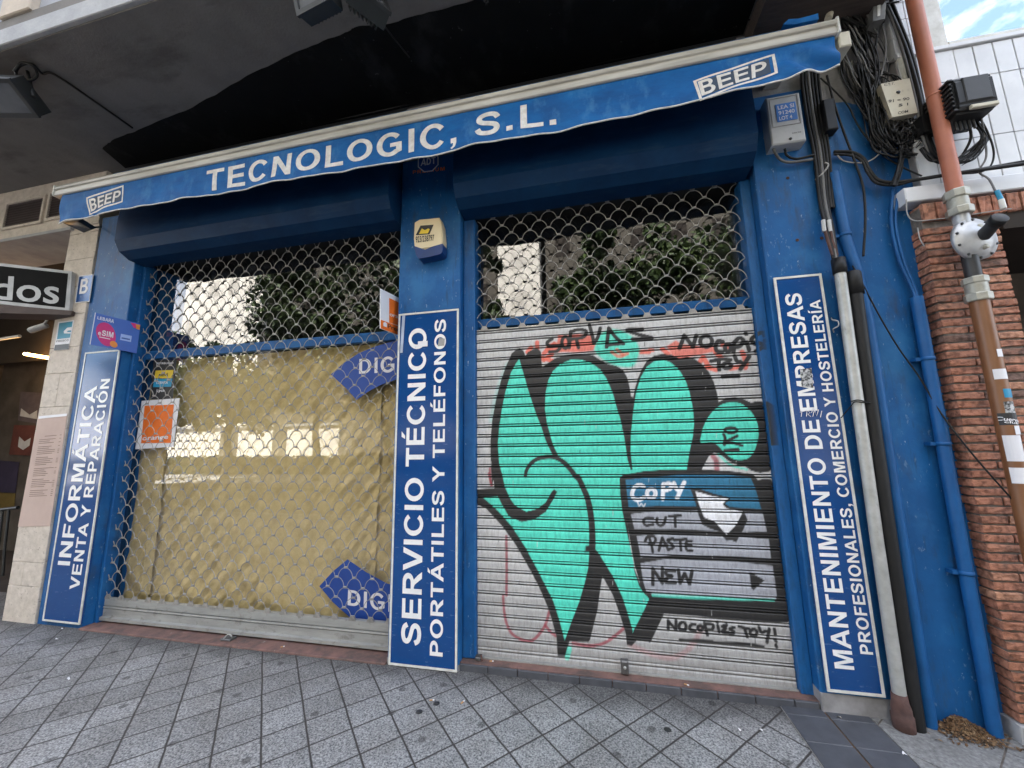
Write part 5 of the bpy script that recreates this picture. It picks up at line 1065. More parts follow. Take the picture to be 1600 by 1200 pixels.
MB().lathe((xg, GY, zB), (0, 0, 1), [(0, .036), (zA-.155-zB, .036)], 20).build('neck', 'regulator', REG)
rc = Vector(P(1525, 373, GY-.02)); ax = Vector((.20, -.90, -.02)).normalized()
mb = MB(); mb.lathe(rc-ax*.05, ax, [(0, 0), (0, .07), (.025, .10), (.03, .124), (.052, .124), (.053, .106), (.062, .102), (.068, .08), (.085, .055), (.088, 0)], 40, True); DC = mb.build('diaphragm_case', 'regulator', REG)
mb = MB(); u_ = ax.orthogonal().normalized(); w_ = ax.cross(u_)
for k in range(10):
    q = 2*math.pi*k/10+.2; p = rc+(u_*math.cos(q)+w_*math.sin(q))*.115; mb.lathe(p-ax*.002, ax, [(0, 0), (0, .0075), (.010, .0075), (.010, 0)], 8)
mb.build('bolts', 'dark_grey', DC)
kd = (Vector(P(1549, 360, GY-.16))-Vector(P(1524, 386, GY-.06))).normalized(); k0 = rc+ax*.03
mb = MB(); mb.lathe(k0, kd, [(0, .034), (.05, .031), (.085, .030)], 20); ks = mb.build('knob_stem', 'dark_grey', REG); mb = MB(); mb.lathe(k0+kd*.082, kd, [(0, .030), (0, .037), (.035, .037), (.038, .033), (.038, 0)], 24); mb.build('knob', 'black_plastic', ks)
for a, b in ((1530, 354), (1540, 385)):
    p = Vector(P(a, b, GY-.045)); mb = MB(); mb.lathe(p-ax*.02, ax, [(0, .016), (.03, .014), (.032, .009), (.032, 0)], 14); mb.build('test_point', 'brass_grey', DC)
zC = float(P(1520, 420, GY)[2]); zD = float(P(1540, 465, GY)[2]); 
MB().lathe((xg, GY, zC-.06), (0, 0, 1), [(0, .034), (.16, .034)], 20).build('outlet', 'dark_grey', REG)
nut(zC-.095, zC-.055, .050).build('union_nut', 'brass_grey', REG); MB().lathe((xg, GY, zD+.02), (0, 0, 1), [(0, .046), (zC-.095-zD-.02, .046)], 24).build('union_body', 'brass_grey', REG); nut(zD-.02, zD+.025, .052).build('union_nut', 'brass_grey', REG)
BP = pipe('gas_pipe', 'upright brown gas pipe covered with stickers on the brick pier', [(xg, GY, zD-.01), (xg, GY, GZ)], .040, 'brown_pipe')
def wrap(px0, px1, py0, py1, m, name, r=.0412):
    """sticker wrapped round the lower pipe"""
    z0, z1 = float(P((px0+px1)/2, py1, GY-r)[2]), float(P((px0+px1)/2, py0, GY-r)[2]); v = []; n = 8
    xa, xb = float(P(px0, (py0+py1)/2, GY-r)[0]), float(P(px1, (py0+py1)/2, GY-r)[0]); aa = math.asin(max(-.95, min(.95, (xa-xg)/r))); ab = math.asin(max(-.95, min(.95, (xb-xg)/r)))
    for k in range(n+1):
        q = aa+(ab-aa)*k/n
        for z in (z0, z1): v.append((xg+r*math.sin(q), GY-r*math.cos(q), z))
    mb = MB(); mb.add(v, [(2*k, 2*k+2, 2*k+3, 2*k+1) for k in range(n)]); return mb.build(name, m)
for a in (((1569, 1587, 607, 621), 'sticker_cyan', 'round_sticker', 'turquoise oval sticker on the brown gas pipe'), ((1571, 1587, 627, 645), 'sticker_mix', 'torn_sticker', 'small speckled sticker under the turquoise one on the pipe'),
          ((1560, 1600, 645, 664), 'sticker_dark', 'black_sticker', 'black sticker with white script wrapped round the brown pipe'), ((1586, 1600, 665, 679), 'paper_white', 'torn_sticker', 'small pale sticker under the black one on the pipe'),
          ((1578, 1600, 680, 721), 'paper_white', 'paper_notice', 'torn white paper notice on the brown gas pipe'), ((1586, 1604, 731, 756), 'paper_white', 'torn_sticker', 'lowest white torn sticker on the brown gas pipe'),
          ((1556, 1576, 576, 592), 'paper_white', 'paper_scrap', 'torn white paper scrap high on the brown gas pipe'), ((1558, 1569, 545, 557), 'paper_white', 'paper_scrap', 'tiny white paper scrap topmost on the brown pipe')):
    tag(wrap(*a[0], a[1], a[2]), a[3], 'sticker')
bs = bpy.data.objects['black_sticker']; OFF[bs.name] = Vector((0, 0, 0)); rr = .0425
def onpipe(px, py): 
    p = P(px, py, GY-rr); q = max(-.95, min(.95, (p[0]-xg)/rr)); q = math.asin(q); return (xg+rr*math.sin(q), GY-rr*math.cos(q), float(p[2]))
mb = MB(); text_on(mb, round_text('Cuervo', .02), lambda u, v: onpipe(1565+30*u, 656+4*u-7*v*.8), cut=.5); mb.build('lettering', 'paper_white', bs)
mb = MB(); text_on(mb, round_text('club', .02), lambda u, v: onpipe(1573+20*u, 660.5+2.5*u-4*v*.8), cut=.5); mb.build('lettering', 'paper_white', bs)

# ------------------------------------------------------------------ boxes
t = thing('meter_box', 'light grey meter box with a blue printed label under the awning end', 'meter box', tuple(P(1230, 188, -.10)))
MY = -.07
q = [(1205, 230), (1259, 215.5), (1250, 143.5), (1198, 152.5)]; c = [XZ(a, b, MY) for a, b in q]; x0, x1 = (c[0][0]+c[3][0])/2, (c[1][0]+c[2][0])/2; z0, z1 = (c[0][1]+c[1][1])/2, (c[2][1]+c[3][1])/2
MB().bbox(x0, x1, MY, YP, z0, z1, .008).build('case', 'box_grey', t); b = .018; ring([(x0+b, z0+.13), (x1-b, z0+.13), (x1-b, z1-b), (x0+b, z1-b)], [(x0+b+.004, z0+.134), (x1-b-.004, z0+.134), (x1-b-.004, z1-b-.004), (x0+b+.004, z1-b-.004)], MY-.003, MY+.004).build('door_seam', 'cable_light', t)
lx0, lx1, lz0, lz1 = x0+.05, x1-.035, z0+.165, z0+.30; MB().box(lx0, lx1, MY-.004, MY-.001, lz0, lz1).build('label', 'label_blue', t)
for k, s_ in enumerate(('LEA SI', '91240', 'LOT 4')): flat_text(s_, lx0+.012, lx1-.012-.02*(k == 2), lz1-.042*(k+1), .028, MY-.0055, bold=False).build('lettering', 'paper_white', t)
MB().lathe(((x0+x1)/2+.01, MY-.001, z0+.025), (0, -1, 0), [(0, 0), (0, .010), (.004, .009), (.004, 0)], 12).build('lock', 'dark_grey', t)
flat_text('serie', x1-.08, x1-.025, z0+.06, .012, MY-.0015, bold=False).build('lettering', 'cable_grey', t)
t = thing('telecom_box', 'cream telephone junction box with black letters among the cables', 'telephone box', tuple(P(1406, 155, -.06)))
TY = -.075; q = [(1394, 183), (1434, 176), (1421, 122), (1376, 131)]; o = quad_panel(q, TY, YP).build('case', 'box_cream', t)
def tq(text, l, bt, r, bt2, h): 
    mb = MB(); ff = bilerp_fn([(l, bt), (r, bt2), (r, bt2-h), (l, bt-h)], TY-.002); text_on(mb, round_text(text, .012), lambda u, v: ff(u, v)); mb.build('lettering', 'print_black', t)
tq('C.T.T.', 1381.5, 134.5, 1398, 132, 3.6); tq('91 = 90', 1388.5, 160.5, 1421, 156, 4.4); tq('5 1', 1404.5, 166.5, 1419, 164.5, 4.2); tq('COM', 1403, 178.5, 1419, 175.5, 4.0)
p = P(1403.5, 144, TY); MB().lathe(p, (0, -1, 0), [(0, 0), (0, .012), (.004, .010), (.004, 0)], 14).build('lock', 'dark_grey', t)
t = thing('junction_box', 'small dark grey junction box at the top among hanging cables', 'junction box', tuple(P(1372, 18, -.06)))
q = [(1364, 33), (1383, 29), (1385, 3), (1365, 6)]; quad_panel(q, -.10, YP).build('case', 'junction_grey', t); quad_panel([(1371, 25), (1375.5, 24), (1376, 7), (1371.5, 8)], -.103, -.0995).build('label', 'frame_white', t)
MB().tube([P(1360, 34, -.05), P(1372, 37, -.05), P(1380, 33, -.05)], .016, 8).build('gland', 'black_plastic', t)
# black fibre terminal standing off the tiled wall
t = thing('fibre_terminal', 'black plastic fibre terminal box with loose cable tails on white tiles', 'terminal box', tuple(P(1525, 148, -.2)))
fz = [P(a, b, -.26) for a, b in ((1497, 172), (1561, 160), (1552, 102), (1486, 118))]; X0 = float(fz[0][0]+fz[3][0])/2-.0; X1 = float(fz[1][0]+fz[2][0])/2; Z0 = float(fz[0][2]+fz[1][2])/2-.02; Z1 = float(fz[2][2]+fz[3][2])/2
mb = MB(); mb.extr_x([(-.06, Z0), (-.24, Z0+.01), (-.262, Z0+.05), (-.262, Z1-.05), (-.235, Z1-.012), (-.06, Z1)], X0, X1); o = fix_normals(mb.build('case', 'black_plastic', t))
bm = bmesh.new(); bm.from_mesh(o.data); bmesh.ops.bevel(bm, geom=bm.edges[:], offset=.012, segments=2, affect='EDGES'); bm.to_mesh(o.data); bm.free()
mb = MB()
for k in range(8): z = Z0+.03+k*(Z1-Z0-.06)/7; mb.bbox(X0-.010, X0+.012, -.25, -.08, z-.006, z+.006, .002)
mb.build('side_ribs', 'dark_grey', t)
MB().bbox(X0+.045, X1-.03, -.268, -.258, Z0+.06, Z1-.04, .004).build('door', 'dark_grey', t); MB().bbox(X0+.06, X1-.012, -.269, -.25, Z0+.012, Z0+.034, .003).build('label', 'box_cream', t)
MB().box(X0-.05, X0+.02, -.10, -.03, (Z0+Z1)/2-.1, (Z0+Z1)/2+.02).build('bracket', 'black_plastic', t); mb = MB()
for k in range(5): x = X0+.05+k*.022; mb.tube([(x, -.17, Z0+.01), (x+.002, -.17, Z0-.05)], .007, 8)
mb.build('cable_glands', 'dark_grey', t)

# ------------------------------------------------------------------ cables: the ones that can be followed are things, the knots are one mass
def cable(pts, r, m, label, name='cable', cat='cable', group=None, n=7): return tag(MB().tube(spline([P(*p) if len(p) == 3 else p for p in pts], n), r, 7).build(name, m), label, cat, group)
Q = -.02
for k in range(6):
    dx = 5.2*k; m = 'cable_black' if k != 2 else 'cable_grey'
    tag(MB().tube(spline([P(1252+dx, 110, .0), P(1254.5+dx, 140, .0), P(1262+dx*.98, 190, .0), P(1272+dx*.92, 240, .0), P(1279+dx*.8, 300, -.005), P(1283+dx*.75, 325, -.01)]+([P(1289+dx*.7, 350, -.03), P(1298+dx*.5, 385, -.045), P(1304+dx*.3, 412, -.05)] if k < 4 else []), 6), .0085 if k % 2 else .010, 8).build('supply_cable', m), ['leftmost dark supply cable hanging beside the meter box', 'second dark supply cable from the meter box running into the conduit', 'grey supply cable in the upright bunch beside the meter box', 'fourth supply cable of the upright bunch entering the conduit', 'fifth supply cable of the upright bunch ending above the conduit', 'outermost supply cable of the upright bunch beside the meter box'][k], 'cable', 'supply cables beside the meter box')
tag(MB().bbox(*sorted((vx(1282, 165, -.02), vx(1300, 165, -.02))), -.05, YP, float(P(1290, 208, -.02)[2]), float(P(1288, 160, -.02)[2]), .006).build('cable_clamp', 'black_plastic'), 'black upright cable clamp block beside the supply cables', 'clamp')
for k, (a, b) in enumerate(((1297, 394), (1304, 393))):
    t = thing('cable_joint', ['left red brown sleeved cable joint above the grey conduit', 'right red brown sleeved cable joint above the grey conduit'][k], 'cable joint', tuple(P(a, 375, -.045)), 'sleeved cable joints')
    MB().tube([P(a-9+k*2, 356, -.04), P(a-4, 375, -.045), P(a+4, 399, -.05)], .009, 8).build('sleeve', 'rust', t); MB().tube([P(a-11+k*2, 344, -.04), P(a-9+k*2, 362, -.04)], .012, 8).build('tape', 'box_grey', t)
for pts, r, m, lab in (
    ([(1292, 118, -.02), (1303, 160, -.02), (1318, 205, -.01), (1335, 250, -.01), (1347, 285, -.01), (1351, 310, -.01), (1352, 350, -.01), (1349, 400, -.01)], .007, 'cable_black', 'loose black cable hanging down the blue wall to a cut end'),
    ([(1282, 122, -.02), (1302, 140, -.02), (1325, 165, -.015), (1340, 195, -.01), (1360, 222, -.01), (1382, 244, -.01), (1412, 262, -.01), (1440, 275, -.06)], .005, 'cable_black', 'thin black cable sagging across the top of the blue wall'),
    ([(1311, 88, -.02), (1320, 115, -.02), (1335, 140, -.02), (1352, 155, -.03), (1372, 165, -.03), (1388, 180, -.04), (1398, 200, -.04)], .008, 'cable_black', 'black cable curving from the awning end to the cream box'),
    ([(1330, 96, -.02), (1334, 125, -.02), (1350, 143, -.02), (1366, 160, -.03)], .006, 'cable_light', 'short pale cable end bent over the grey plaster'),
    ([(1303, 237, -.01), (1330, 238, -.01), (1349, 248, -.01), (1358, 265, -.02), (1372, 281, -.02), (1395, 285, -.03), (1430, 281, -.06), (1500, 270, -.14), (1600, 256, -.15)], .011, 'cable_black', 'thick black cable lying along the white ledge'),
    ([(1303, 241, -.01), (1330, 243, -.01), (1347, 252, -.01), (1356, 270, -.02), (1370, 286, -.02), (1400, 289, -.03), (1440, 279, -.07), (1520, 266, -.14), (1600, 252, -.15)], .008, 'cable_black', 'thinner black cable lying beside the thick one on the ledge'),
    ([(1306, 240, -.01), (1320, 252, -.01), (1350, 254, -.01), (1370, 244, -.02), (1379, 228, -.03), (1377, 205, -.04)], .004, 'cable_light', 'thin pale cable looping over the blue wall'),
    ([(1386, 10, -.04), (1400, 40, -.05), (1416, 80, -.05), (1428, 120, -.06), (1438, 160, -.06), (1444, 200, -.06), (1455, 235, -.07), (1470, 250, -.10)], .014, 'cable_black', 'heavy black cable left of the red gas pipe'),
    ([(1392, 0, -.04), (1408, 40, -.05), (1423, 80, -.05), (1434, 120, -.06), (1443, 165, -.06), (1449, 205, -.06), (1462, 240, -.07)], .010, 'cable_black', 'second black cable pressed against the red gas pipe'),
    ([(1380, 0, -.04), (1394, 32, -.05), (1409, 75, -.05), (1421, 118, -.06), (1431, 160, -.06), (1438, 200, -.06), (1450, 240, -.07)], .008, 'cable_grey', 'grey cable following the heavy black one by the gas pipe'),
    ([(1371, 38, -.03), (1369, 70, -.03), (1366, 100, -.03), (1373, 130, -.03), (1379, 150, -.04)], .007, 'cable_black', 'black cable dropping from the dark junction box'),
    ([(1378, 36, -.03), (1383, 60, -.03), (1383, 90, -.03), (1376, 120, -.03)], .006, 'cable_grey', 'grey cable dropping from the dark junction box'),
    ([(1340, 88, -.02), (1362, 94, -.02), (1380, 97, -.02), (1402, 96, -.02)], .006, 'cable_grey', 'grey cable crossing the bare plaster left of the white conduit'),
    ([(1332, 415, -.04), (1346, 440, -.03), (1375, 495, -.02), (1405, 545, -.015), (1437, 590, -.015), (1470, 645, -.05), (1520, 710, -.11), (1590, 790, -.15)], .0045, 'cable_black', 'thin black cable slanting down across blue wall and bricks'),
    ([(1208, 232, -.03), (1216, 246, -.02), (1228, 253, -.015), (1250, 252, -.01), (1270, 249, -.01)], .009, 'cable_grey', 'grey looped cable under the meter box'),
    ([(1226, 232, -.05), (1230, 243, -.03), (1245, 248, -.02), (1272, 242, -.01)], .008, 'cable_black', 'black looped cable under the meter box'),
    ([(1274, 281, .0), (1288, 268, -.01), (1294, 258, -.01), (1289, 254, -.01)], .006, 'cable_light', 'pale bent cable end below the meter box'),
    ([(1500, 168, -.19), (1512, 190, -.16), (1517, 215, -.13), (1505, 240, -.10), (1492, 254, -.09)], .007, 'cable_black', 'black cable tail from the terminal box to the gas pipe'),
    ([(1526, 178, -.17), (1540, 200, -.15), (1552, 232, -.13), (1550, 255, -.12), (1535, 268, -.12), (1500, 272, -.12)], .005, 'cable_black', 'long thin cable loop under the terminal box'),
    ([(1532, 178, -.17), (1538, 210, -.15), (1541, 245, -.14), (1530, 268, -.13), (1545, 280, -.16), (1556, 300, -.18)], .005, 'cable_grey', 'thin cable dropping over the ledge to a blue connector'),
    ([(1416, 312, -.12), (1418, 335, -.12), (1430, 345, -.12), (1460, 343, -.13), (1500, 338, -.13), (1545, 331, -.13), (1580, 326, -.13)], .0035, 'cable_light', 'thin pale wire across the top of the brick pier'),
    ([(1434, 356, -.11), (1437, 372, -.115), (1444, 385, -.115)], .003, 'cable_light', 'short pale wire hanging on the bricks'),
): cable(pts, r, m, lab)
t = thing('cable_connector', 'small blue and white cable connector hanging below the ledge', 'connector', tuple(P(1562, 310, -.18))); a, b, c_ = (Vector(P(x, y, -.18)) for x, y in ((1557, 298), (1564, 312), (1568, 326))); MB().tube([a, b], .011, 8).build('blue_sleeve', 'sticker_cyan', t); MB().tube([b, c_], .013, 8).build('white_plug', 'frame_white', t)
tag(MB().tube([P(1406, 94, -.015), P(1416, 128, -.015)], .032, 12).build('white_conduit', 'frame_white'), 'short white conduit above the cream telephone box', 'pipe')
tag(MB().tube([P(1296, -12, -.10), P(1299, 12, -.10), P(1294, 30, -.12)], .022, 10).build('cream_tube', 'box_cream'), 'cream plastic tube above the right end of the awning', 'pipe')
def tangle():
    mb = MB()
    def wires(n, path, spread, r0, r1, y0, y1):
        for k in range(n):
            o1, o2 = random.uniform(-spread, spread), random.uniform(-spread, spread)*.6; pts = []
            for i, (a, b) in enumerate(path): pts.append(P(a+o1+random.gauss(0, spread*.35), b+o2+random.gauss(0, spread*.25), random.uniform(y0, y1)))
            mb.tube(spline(pts, 5), random.uniform(r0, r1), 6)
    wires(20, [(1318, -6), (1330, 20), (1343, 50), (1350, 85), (1357, 115), (1364, 150), (1371, 180), (1378, 210), (1392, 230)], 14, .0022, .0066, -.07, .0)
    wires(10, [(1345, 100), (1352, 150), (1362, 195), (1372, 225), (1395, 240), (1425, 242)], 9, .0022, .006, -.06, .0)
    wires(20, [(1180, 8), (1230, 12), (1290, 6), (1350, 4), (1400, -4)], 8, .0025, .007, -.12, -.02)
    wires(12, [(1170, 30), (1240, 14), (1310, 22), (1345, 40)], 7, .004, .007, -.08, -.02)
    wires(5, [(1330, 60), (1360, 110), (1400, 125), (1430, 190)], 8, .002, .004, -.05, -.01)
    wires(5, [(1316, 70), (1322, 120), (1350, 170), (1390, 215)], 7, .002, .004, -.05, -.01)
    wires(4, [(1325, 40), (1365, 60), (1378, 110), (1366, 170), (1380, 230)], 7, .002, .0045, -.05, -.01)
    for k in range(44):
        cx, cy = 1413+random.gauss(0, 9), 212+random.gauss(0, 11); R_ = random.uniform(8, 22); a0 = random.uniform(0, 6); pts = [P(cx+R_*math.cos(a0+.7*i)*random.uniform(.7, 1.1), cy+R_*.9*math.sin(a0+.7*i)*random.uniform(.7, 1.1), random.uniform(-.07, -.01)) for i in range(random.randint(4, 9))]
        mb.tube(spline(pts, 5), random.uniform(.002, .005), 6)
    wires(8, [(1392, 186), (1400, 205), (1408, 230), (1404, 262), (1396, 290)], 4, .005, .009, -.06, -.01)
    wires(14, [(1512, 176), (1528, 195), (1538, 215), (1520, 244), (1495, 255)], 6, .0018, .0045, -.16, -.10)
    wires(5, [(1440, 232), (1455, 250), (1470, 252), (1490, 252), (1520, 236), (1542, 215)], 4, .004, .007, -.14, -.09)
    o = mb.build('cable_tangle', 'cable_black', kind='stuff'); tag(o, 'dense tangle of black cables over the grey plaster by the gas pipe', 'cables')
    mb2 = MB()
    for k in range(7):
        cx, cy = 1330+random.gauss(0, 14), 20+14*k+random.gauss(0, 6); mb2.tube(spline([P(cx-20, cy-20, -.03), P(cx, cy, -.05), P(cx+10, cy+22, -.05), P(cx+22, cy+40, -.04)], 5), .005, 6)
    o = mb2.build('cable_tangle', 'cable_grey', kind='stuff'); tag(o, 'grey dusty cables mixed into the top of the cable tangle', 'cables')
tangle()
for k, (a, b, lab) in enumerate(((1246, 375, 'left rusty screw hole above the right upright sign'), (1284, 372, 'right rusty screw hole above the right upright sign'), (1231, 278, 'rusty screw hole below the meter box'))):
    p = P(a, b, YP-.0015); tag(MB().lathe(p, (0, -1, 0), [(0, .0), (0, .011), (.002, .010), (.002, .005), (0, .004), (0, 0)], 12).build('screw_hole', 'rust'), lab, 'screw hole')
t = thing('pipe_clip', 'open white metal pipe clip left of the grey conduit', 'clip', tuple(P(1303, 508, 0))); MB().tube(spline([P(1299, 497, .015), P(1301, 500, -.005), P(1309, 502, -.03), P(1310, 509, -.03), P(1302, 514, -.005), P(1303, 519, .015)], 6), .006, 6, flat=.5).build('strap', 'galv', t)
t = thing('wire_tie', 'black wire tied round the grey conduit and black pipe', 'wire', tuple(P(1335, 628, -.08))); MB().tube(spline([P(1314, 653, -.02), P(1330, 634, -.06), P(1336, 628, -.085), P(1352, 629, -.08), P(1362, 628, -.04)], 6), .003, 6).build('strand', 'cable_black', t); MB().tube(spline([P(1330, 627, -.06), P(1342, 625, -.085), P(1360, 630, -.07)], 6), .003, 6).build('strand', 'cable_black', t)

# ------------------------------------------------------------------ soil and litter at the foot of the wall
def heap():
    r_ = np.random.default_rng(5); mb = MB()
    for k in range(2600):
        u = r_.normal(.5, .2); t = abs(r_.normal(0, .42))
        if not 0 < u < 1 or t > 1.3: continue
        h = max(0, .055*math.exp(-((u-.45)/.27)**2)*(1-t)); x = 1.70+.27*u; y = .015-.12*t; z = GZ+.010+h*r_.uniform(.55, 1); a = r_.normal(size=(4, 3)); s_ = r_.uniform(.0025, .0075)
        mb.add([(x+q[0]*s_, y+q[1]*s_, z+abs(q[2])*s_*.7) for q in a], [(0, 1, 2), (0, 2, 3), (0, 3, 1), (1, 3, 2)])
    for k in range(60):
        x, y = r_.uniform(1.60, 2.05), r_.uniform(-.13, .0); a = r_.uniform(0, 6.3); l = r_.uniform(.006, .018); c, s_ = math.cos(a)*l, math.sin(a)*l; z = GZ+.012
        mb.add([(x-c, y-s_, z), (x+s_*.35, y-c*.35, z+.003), (x+c, y+s_, z+.004), (x-s_*.35, y+c*.35, z+.003)], [(0, 1, 2, 3)])
    o = mb.build('soil_heap', 'soil_grain', kind='stuff'); tag(o, 'small heap of rusty brown soil between the two blue pipes', 'soil')
def grain():
    m = mat('soil_grain', (.15, .08, .035), .95); n = m.node_tree.nodes; l = m.node_tree.links; g = n.new('ShaderNodeNewGeometry'); r = n.new('ShaderNodeValToRGB'); r.color_ramp.elements[0].color = (.035, .024, .015, 1); r.color_ramp.elements[1].color = (.26, .17, .09, 1); e = r.color_ramp.elements.new(.5); e.color = (.15, .075, .03, 1)
    l.new(g.outputs['Random Per Island'], r.inputs[0]); l.new(r.outputs[0], n['Principled BSDF'].inputs['Base Color'])
grain()
heap()
def scrap(px, py, l, w_, m, label, cat='litter', ang=None, name='litter_scrap'):
    p = PZ(px, py, GZ+.012); a = ang if ang is not None else random.uniform(0, 3); mb = MB(); c, s_ = math.cos(a), math.sin(a); v = []; n = 4
    for i in range(n+1):
        for sg in (-1, 1):
            X, Yv = (i/n-.5)*l, sg*w_*.5*(.5+math.sin(math.pi*i/n)*.6); v.append((p[0]+X*c-Yv*s_, p[1]+X*s_+Yv*c, GZ+.013+.006*math.sin(i*1.3)+.002*sg))
    mb.add(v, [(2*i, 2*i+2, 2*i+3, 2*i+1) for i in range(n)]); mb.add([(x, y, z-.0015) for x, y, z in v], [(2*i+1, 2*i+3, 2*i+2, 2*i) for i in range(n)]); return tag(mb.build(name, m), label, cat)
def butt(p, a, label):
    t = thing('cigarette_butt', label, 'cigarette butt', tuple(p)); d = Vector((math.cos(a), math.sin(a), 0)); q = Vector(p)+Vector((0, 0, .004)); MB().tube([q-d*.014, q+d*.004], .0038, 8).build('filter', 'amber_paper', t); MB().tube([q+d*.0042, q+d*.014], .0037, 8).build('paper', 'paper_white', t)
mat('amber_paper', (.55, .30, .13), .8)
scrap(1246, 1085, .07, .03, 'litter', 'pale dry leaf at the right corner of the graffiti shutter', 'leaf', .1, 'dry_leaf'); scrap(1272, 1083, .05, .025, 'dry_leaf', 'brown leaf beside the pale one at the shutter corner', 'leaf', .8, 'dry_leaf'); scrap(1446, 1110, .06, .03, 'litter', 'pale dry leaf by the foot of the black pipe', 'leaf', 2.0, 'dry_leaf'); scrap(1462, 1115, .07, .03, 'litter', 'pale dry leaf beside the soil heap', 'leaf', 2.5, 'dry_leaf')
scrap(1310, 1120, .03, .012, 'litter', 'tiny pale scrap on the dark paving bricks'); scrap(1414, 1178, .02, .012, 'paper_white', 'white speck on the dark paving bricks near the front'); scrap(1543, 1153, .03, .02, 'paper_white', 'white scrap on the grey slabs at the lower right')
butt(PZ(675, 1095, GZ), .3, 'cigarette butt on the pavement under the centre sign'); butt(PZ(723, 1098, GZ), 1.2, 'cigarette butt on the pavement right of the centre sign')
butt(P(1072, 1061, .06)*[1, 1, 0]+np.array([0, 0, -.004]), -.4, 'cigarette butt on the threshold below the graffiti shutter'); butt(P(768, 1028, .09)*[1, 1, 0]+np.array([0, 0, -.004]), .2, 'cigarette butt on the threshold left of the shutter lock'); butt(P(442, 1004, .05)*[1, 1, 0]+np.array([0, 0, -.036]), .7, 'cigarette butt on the red threshold of the papered window')
for k, (a, b, lab) in enumerate(((97, 982, 'white speck on the pavement below the far left sign'), (89, 998, 'small white speck lower on the left pavement'), (107, 1060, 'white paper crumb on the left pavement tiles'), (1156, 1140, 'pale crumb on the pavement before the graffiti shutter'), (1189, 1140, 'white crumb on the pavement near the dark bricks'))): scrap(a, b, .016, .012, 'paper_white', lab)
for k, (a, b, lab) in enumerate(((655, 1112, 'flattened dark gum spot left of the butt'), (682, 1099, 'flattened dark gum spot right beside the butt'), (1043, 1140, 'flattened dark gum spot before the graffiti shutter'))):
    p = PZ(a, b, GZ+.003); mb = MB(); mb.lathe(p, (0, 0, 1), [(0, .02), (.0015, .018), (.002, 0)], 12); tag(mb.build('gum_spot', 'dark_grey'), lab, 'gum spot')
t = thing('rail_bolt', 'steel ground bolt at the left foot of the graffiti shutter', 'bolt', tuple(P(756, 1026, .1))); MB().bbox(-.885, -.845, .075, .12, -.003, .02, .004).build('plate', 'lock_metal', t); MB().tube([(-.845, .09, .035), (-.835, .085, .0)], .007, 8).build('pin', 'rust', t)
t = thing('ground_lock', 'steel lock staple on the threshold of the papered window', 'lock', tuple(P(355, 996, .06))); MB().bbox(*sorted((vx(349, 997, .07), vx(365, 995, .07))), .04, .10, -.035, -.020, .004).build('plate', 'lock_metal', t); MB().tube(spline([P(350, 997, .05), P(357, 991, .05), P(362, 994, .05)], 5), .005, 8).build('hoop', 'galv', t)

# ================================================================== ACROSS THE STREET (seen only as reflections in the glass)
def leaf_tree(x, y, h, cr, label, name='street_tree', seed=0, n=7000, base=1.7, grp='trees across the street'):
    r_ = np.random.default_rng(seed); t = thing(name, label, 'tree', (x, y, GZ), grp); mb = MB()
    mb.tube([(x, y, GZ-.1), (x+.05, y, 1.2), (x-.04, y+.05, base+.4), (x+.1, y, h*.7)], [.2, .17, .14, .05], 10); cl = []
    for k in range(11):
        a = r_.uniform(0, 6.28); e = r_.uniform(.3, 1.2); s = Vector((x, y, base+r_.uniform(0, (h-base)*.45))); d = Vector((math.cos(a)*math.cos(e), math.sin(a)*math.cos(e), math.sin(e))); L_ = cr*r_.uniform(.6, 1.05)
        mid = s+d*L_*.5+Vector((0, 0, .15)); mb.tube([s, mid, s+d*L_], [.07, .045, .015], 6); cl += [s+d*L_, mid+d*.3]
    mb.build('trunk', 'bark', t); v = []; f = []; zc = (base+h)/2; cl = [(c, r_.uniform(.5, 1.0)*cr*.42) for c in cl]
    for k in range(26):
        a, e = r_.uniform(0, 6.28), math.asin(r_.uniform(-.8, 1)); q = r_.uniform(.55, 1); cl.append((Vector((x+cr*q*math.cos(a)*math.cos(e), y+cr*q*math.sin(a)*math.cos(e), zc+(h-base)*.5*q*math.sin(e))), r_.uniform(.35, .75)*cr*.42))
    for k in range(n):
        c, rr_ = cl[int(r_.integers(len(cl)))]; dv = r_.normal(size=3); dv /= np.linalg.norm(dv); p = np.array(c)+dv*rr_*r_.uniform(.3, 1)**.5; a = r_.normal(size=3); b_ = r_.normal(size=3); a /= np.linalg.norm(a); b_ -= a*(a@b_); b_ /= np.linalg.norm(b_); s = r_.uniform(.09, .2)
        k0 = len(v); v += [tuple(p-a*s), tuple(p+b_*s*.5), tuple(p+a*s), tuple(p-b_*s*.5)]; f.append((k0, k0+1, k0+2, k0+3))
    mb = MB(); mb.add(v, f); mb.build('crown', 'leaf', t)
for k, (x, y, h, cr, n_, lab) in enumerate(((-21.3, -12, 7.6, 2.3, 6000, 'low round street tree opposite the bar, leftmost of the row'), (-18.0, -12.6, 7.0, 2.1, 6000, 'low round street tree second from the left of the row'), (-12.4, -12, 13, 3.1, 12000, 'tall leafy street tree opposite the papered window'), (-8.6, -11.6, 14, 3.4, 12000, 'tallest leafy street tree left of the centre pillar'), (-5.4, -12.6, 12, 1.9, 8000, 'narrow leafy street tree opposite the centre pillar'), (.9, -12, 12, 3.2, 11000, 'broad leafy street tree opposite the graffiti shutter'), (6.2, -11.6, 13, 3.4, 11000, 'large leafy street tree opposite the brick pier'), (11.8, -12, 12, 3.2, 9000, 'leafy street tree at the right end of the far row'))): leaf_tree(x, y, h, cr, lab, seed=k+3, n=n_)
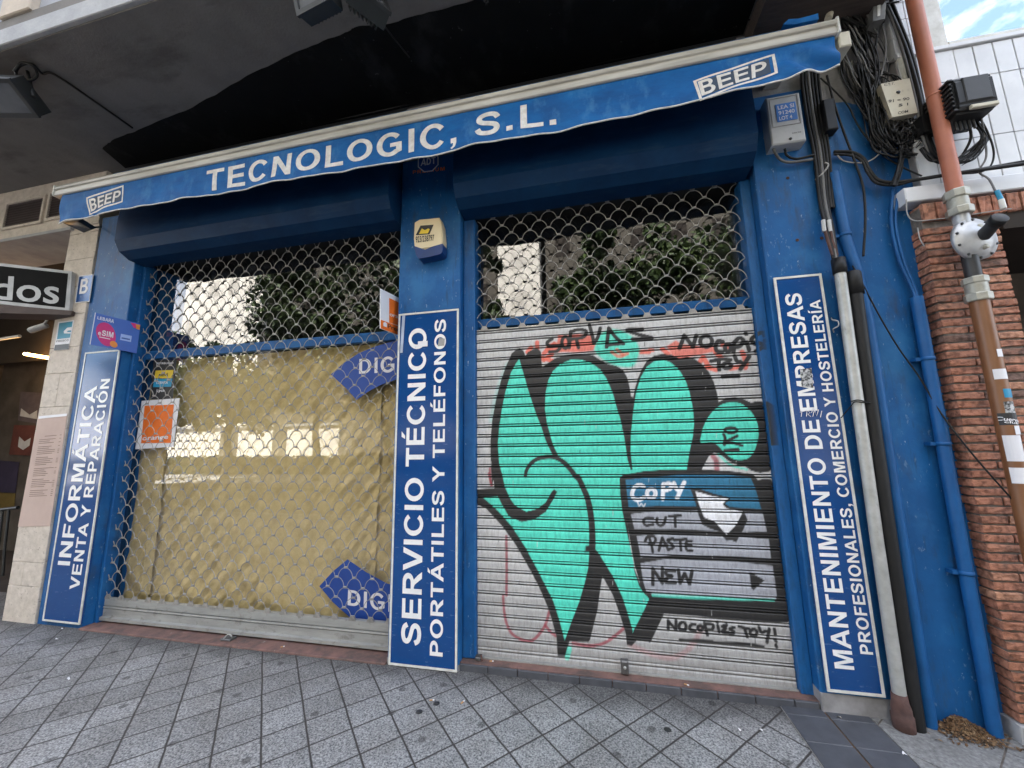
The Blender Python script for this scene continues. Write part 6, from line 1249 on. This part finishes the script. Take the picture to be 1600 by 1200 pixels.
def hedge():
    t = thing('hedge', 'clipped green hedge along the far side of the street', 'hedge', (-8, -15.5, GZ)); v = []; f = []
    for k in range(20000):
        p = np.array((rng.uniform(-36, 8), -15.5+rng.uniform(-.45, .45), GZ+rng.uniform(.0, 1.0))); a = rng.normal(size=3); b_ = rng.normal(size=3); a /= np.linalg.norm(a); b_ -= a*(a@b_); b_ /= np.linalg.norm(b_); s = rng.uniform(.06, .12); k0 = len(v); v += [tuple(p-a*s), tuple(p+b_*s*.5), tuple(p+a*s), tuple(p-b_*s*.5)]; f.append((k0, k0+1, k0+2, k0+3))
    mb = MB(); mb.add(v, f); mb.build('foliage', 'hedge_leaf', t); MB().box(-34, 8, -15.75, -15.25, GZ, .8).build('branches', 'bark', t)
hedge()
def block(x0, x1, y, h, label, m, cols, rows):
    wm = 'window_dark' if m == 'street_wall' else 'interior_brown'
    t = thing('street_building', label, 'building', ((x0+x1)/2, y, GZ), 'buildings across the street'); MB().box(x0, x1, y-9, y, GZ-.1, h).build('wall', m, t); wd = (x1-x0)/cols; ht = (h-4)/rows
    for i in range(cols):
        for j in range(rows):
            cx, cz = x0+wd*(i+.5), 4.2+ht*j; MB().box(cx-.55, cx+.55, y-.02, y+.015, cz, cz+1.5).build('window', wm, t)
    MB().box(x0-.15, x1+.15, y-9.1, y+.2, h, h+.35).build('cornice', 'concrete_light', t); return t
block(-36.3, -27.7, -23, 22, 'tall cream building across the street at the far left', 'street_wall', 4, 5)
block(-27.4, -6.7, -23.5, 20, 'long dark brown building across the street behind the trees', 'street_wall_dark', 8, 4)
block(-6.5, -3.3, -23, 21, 'narrow cream building between the two dark ones across the street', 'street_wall', 1, 5)
block(-3.0, 22, -24, 19, 'building across the street at the right, shade put in its dark colour', 'street_wall_dark', 9, 4)
for x0, x1, lab in ((-34.5, -27.2, 'leftmost low white block added for bright patches in the glass'), (-25.6, -22.6, 'small low white block between the two others, added for bright reflections'), (-21.4, -17.2, 'rightmost low white block added for bright patches in the glass')):
    t = thing('added_street_block', lab, 'added block', ((x0+x1)/2, -20, GZ), 'added white blocks across the street'); MB().box(x0, x1, -21.5, -20, GZ-.1, 2.9).build('wall', 'street_wall', t); MB().box(x0-.2, x1+.2, -21.7, -19.8, 2.901, 3.05).build('roof', 'concrete_light', t)  # added white boxes, they make the bright patches reflected in the window
